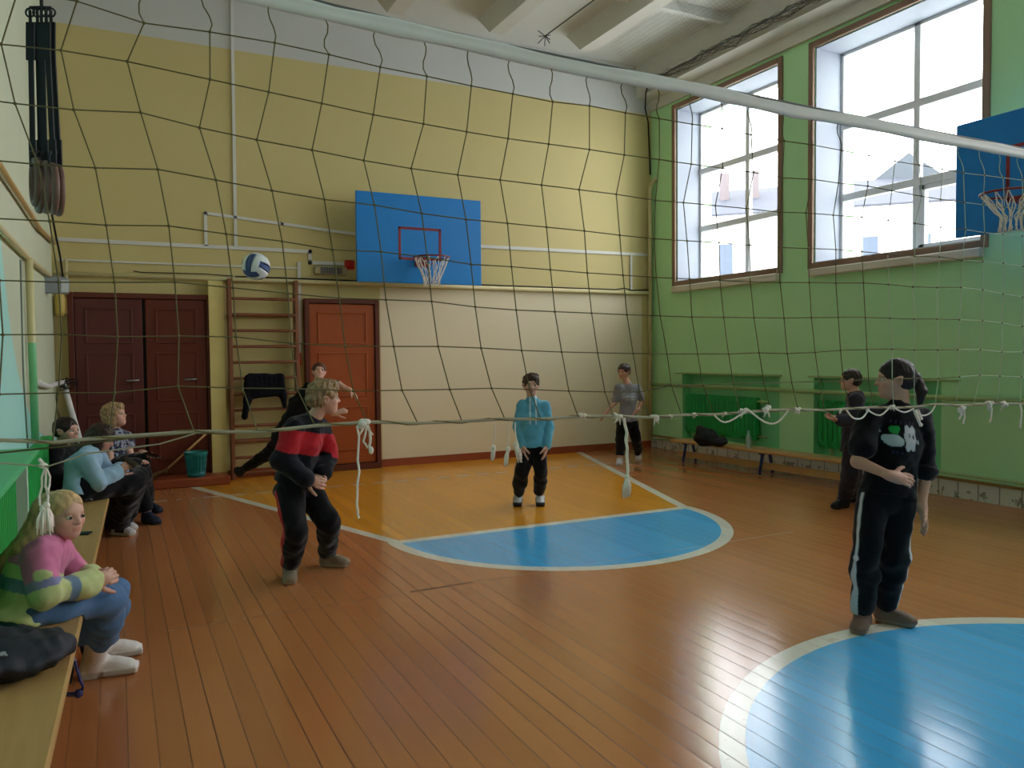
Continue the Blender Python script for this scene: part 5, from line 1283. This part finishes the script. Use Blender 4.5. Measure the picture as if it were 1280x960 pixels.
hh1 = .198; R1 = frame(face(80, 38, -.10), vdir(.08, 0, 1)); H1 = lambda *p: J['head']+hh1*(R1 @ np.array(p))
back = J['neck']-nrm(vdir(.9, .2))*.06
person('blonde girl in a pink, lime and blue sweater and white boots on the left bench', J, hh1, face(80, 38, -.10), vdir(.08, 0, 1), SK3,
    dict(col=rgb(204, 168, 122), th=.012, line=.34, amp=.006, extra=[('w', H1(0, -.42, .1), H1(0, -.5, -.15), .06, .055), ('w', H1(0, -.42, .0), J['neck']-vdir(.085, .0), .07, .055), ('w', H1(-.2, -.3, -.1), J['neck']-vdir(.075, .06), .05, .04), ('w', J['neck']-vdir(.085, .0), J['chest']-vdir(.135, .02, -.02), .055, .035)]),
    dict(name='sweater', sleeve=.97, o=.028, so=.006, hem=.055, flare=.01, cuff=.004, amp=.008, col=c_sweater, collar=.015, res=.0055), dict(col=c_jeans, r=(.076, .074, .092), o=.02, amp=.006, short=.085, flat=1, res=.006),
    dict(kind='boot', col=rgb(228, 222, 218), sole=rgb(196, 190, 184), sh=.03, lace=rgb(190, 186, 182), k=1.08, FL=.18), bw=.88, seat=True, res=.0042,
    hands=dict(A=dict(pn=vdir(.2, .9), thumb=1, curl=.85), B=dict(pn=vdir(0, -.9), thumb=-1, curl=.8)), curl=.8)
tag(MB().bbox((-.03, -.06, 0), (.03, .06, .02), .006, 0, Matrix.Translation(Vector(at(103, 714, 3.50))) @ Matrix.Rotation(1.1, 4, 'Z') @ Matrix.Rotation(.3, 4, 'Y')).build('wallet', mat('black leather case', rgb(20, 20, 24), .5)), 'black case held on the lap of the blonde seated girl', 'case')
# ---------------------------------------------------------------- girl in light blue looking at her phone
d0 = 6.05
J = joints(d0, dict(head=(127,547,.08), neck=(112,568,0), chest=(100,590,-.05), pelvis=(98,612,-.1), shA=(106,576,-.13), elA=(122,603,-.10), wrA=(144,591,.05), tipA=(160,581,.10), shB=(120,574,.14), elB=(134,597,.22), wrB=(150,588,.22), tipB=(163,580,.16),
    hipA=(104,613,-.14), hipB=(110,608,.04), knA=(168,603,.20), knB=(172,597,.40), anA=(148,658,.45), anB=(162,655,.6), toeA=toe(171,670), toeB=toe(172,664)))
J['anA'] = np.array([*(onz(143, 668)[:2]), .085]); J['anB'] = np.array([*(onz(150, 661)[:2]), .085])
def c_piping(V, J):
    col = np.broadcast_to(np.array(rgb(18, 18, 24)), (len(V), 3)).copy(); t, d, q = seg(V, J['hipA'], J['knA']); qq = q/(np.linalg.norm(q, axis=1)[:, None]+1e-9)
    w = nrm(vdir(-.1, -.75, .65)); col[((qq @ w) > .975) & (d < .12) & (t > .12) & (t < .99)] = rgb(150, 150, 160); return col
hh2 = .205; R2 = frame(face(127, 72, -.5), vdir(.5, 0, .85)); H2 = lambda *p: J['head']+hh2*(R2 @ np.array(p))
person('girl in a light blue sweatshirt bent over her phone on the left bench', J, hh2, face(127, 72, -.5), vdir(.5, 0, .85), SK2,
    dict(col=rgb(56, 38, 32), th=.05, line=.24, amp=.014, ears=False, extra=[('w', H2(0, -.3, -.1), J['neck']-vdir(.05, 0, -.02), .06, .05), ('w', J['neck']-vdir(.05, 0, -.02), J['neck']-vdir(.13, .0, .07), .05, .02), ('w', H2(.3, .05, 0), H2(.34, .25, -.5), .03, .015), ('w', H2(.3, .0, -.1), H2(.3, -.05, -.6), .04, .025)]),
    dict(sleeve=1.0, o=.030, so=.012, hem=.06, flare=.01, amp=.009, col=rgb(150, 182, 206), collar=.012), dict(col=c_piping, r=(.090, .086, .094), o=.02, amp=.008, short=.05),
    dict(col=rgb(206, 204, 204), sole=rgb(214, 210, 206), sh=.026, patch=lambda lx, ly, lz, L: (lz > .03) & (ly > .02) & (ly < L-.07) & (lz < .075) | ((ly < -.01) & (lz > .03)), pcol=rgb(24, 24, 28), FL=.185), bw=.94, seat=True, res=.005,
    hands=dict(A=dict(pn=vdir(.1, .9, .3), thumb=1, curl=.5), B=dict(pn=vdir(.1, -.9, .3), thumb=-1, curl=.5)))
phone(at(163, 578, 6.18), .9, 'black phone in the hands of the girl in light blue', .5)
# ---------------------------------------------------------------- dark-haired boy leaning against the radiator
d0 = 6.5
J = joints(d0, dict(head=(83,538), neck=(79,558,.05), chest=(77,580,0), pelvis=(82,603,.02), shA=(68,565,-.10), elA=(66,592,-.16), wrA=(86,600,-.14), tipA=(99,602,-.12), shB=(90,564,.18), elB=(99,588,.28), wrB=(106,600,.2), tipB=(112,602,.12),
    hipA=(84,606,-.05), hipB=(90,602,.12), knA=(140,598,.15), knB=(146,592,.35), anA=(140,648,.3), anB=(150,640,.6), toeA=toe(160,662), toeB=toe(168,650)))
J['anA'] = np.array([*(onz(138, 660)[:2]), .08]); J['anB'] = np.array([*(onz(147, 648)[:2]), .08])
person('dark-haired boy in black leaning back against the left radiator', J, .215, face(83, 52, -.03), vdir(-.05, 0, 1), SK,
    dict(col=rgb(36, 26, 24), th=.035, line=.27, amp=.01), dict(name='sweater', sleeve=1.0, o=.022, so=.008, hem=.05, col=rgb(24, 22, 28), collar=.0), dict(col=rgb(22, 24, 34), r=(.088, .07, .056), o=.02, short=.02),
    dict(col=rgb(28, 34, 56), sole=rgb(34, 38, 54), FL=.19), bw=1.0, seat=True, res=.0055)
# ---------------------------------------------------------------- fair-haired woman at the far end of the bench
d0 = 7.35
J = joints(d0, dict(head=(143,519), neck=(144,542,.02), chest=(142,564,.02), pelvis=(128,582,.02), shA=(134,549,-.14), elA=(138,580,-.18), wrA=(164,578,-.22), tipA=(178,576,-.24), shB=(158,547,.14), elB=(163,572,.08), wrB=(178,566,-.04), tipB=(190,569,-.12),
    hipA=(134,584,-.08), hipB=(140,581,.08), knA=(168,582,-.26), knB=(177,576,-.12), anA=(180,640,-.3), anB=(186,634,-.1), toeA=toe(203,657), toeB=toe(203,642)))
J['anA'] = np.array([*(onz(180, 652)[:2]), .08]); J['anB'] = np.array([*(onz(184, 639)[:2]), .08])
def c_blouse(V, J):
    n = wob(V, 1.6, 60, 13)+wob(V, 1.3, 130, 14); col = np.where((n > .55)[:, None], np.array(rgb(150, 156, 176)), np.array(rgb(44, 46, 68))); return col
hh3 = .222; R3 = frame(face(143, 62, .16), UPZ); H3 = lambda *p: J['head']+hh3*(R3 @ np.array(p))
person('fair-haired woman in a patterned navy top sitting farthest along the left bench', J, hh3, face(143, 62, .16), UPZ, SK3,
    dict(col=rgb(168, 140, 104), th=.06, line=.22, amp=.014, ears=False, fringe=(0, .13), extra=[('e', (.26, -.05, -.25), (.13, .24, .32)), ('e', (-.26, -.05, -.25), (.13, .24, .32)), ('e', (0, -.26, -.25), (.3, .2, .3))]),
    dict(name='blouse', sleeve=.16, o=.018, hem=.05, amp=.006, col=c_blouse), dict(col=rgb(20, 20, 26), r=(.094, .07, .056), o=.02, short=.03),
    dict(col=rgb(34, 46, 66), sole=rgb(40, 50, 66), k=1.05, FL=.19), bw=1.02, seat=True, res=.0055, hands=dict(A=dict(pn=(0, 0, -1), thumb=-1, curl=.4), B=dict(pn=(0, 0, -1), thumb=-1, curl=.3)))
phone(J['tipB']+np.array([.0, -.02, .0]), .9, 'dark phone in the hand of the fair-haired woman', .3)
# ================================================================ camera
cd = bpy.data.cameras.new('camera'); cam = bpy.data.objects.new('camera', cd); C.objects.link(cam)
cd.sensor_fit = 'HORIZONTAL'; cd.sensor_width = 36; cd.lens = 36*FPX/1280; cd.clip_start = .05; cd.clip_end = 300
Mx = Matrix.Identity(4)
for i in range(3): Mx[i][0] = CR[i]; Mx[i][1] = CU[i]; Mx[i][2] = -CF[i]; Mx[i][3] = EYE[i]
cam.matrix_world = Mx
sc = bpy.context.scene; sc.camera = cam
vs = sc.view_settings; sc.display_settings.display_device = 'sRGB'; vs.view_transform = 'Standard'; vs.look = 'None'; vs.gamma = 1; vs.use_curve_mapping = False; vs.exposure = EXPO
sc.cycles.use_denoising = True; sc.cycles.max_bounces = 10; sc.cycles.diffuse_bounces = 6; sc.cycles.sample_clamp_indirect = 6
sc.cycles.transparent_max_bounces = 12; sc.cycles.caustics_reflective = False; sc.cycles.caustics_refractive = False
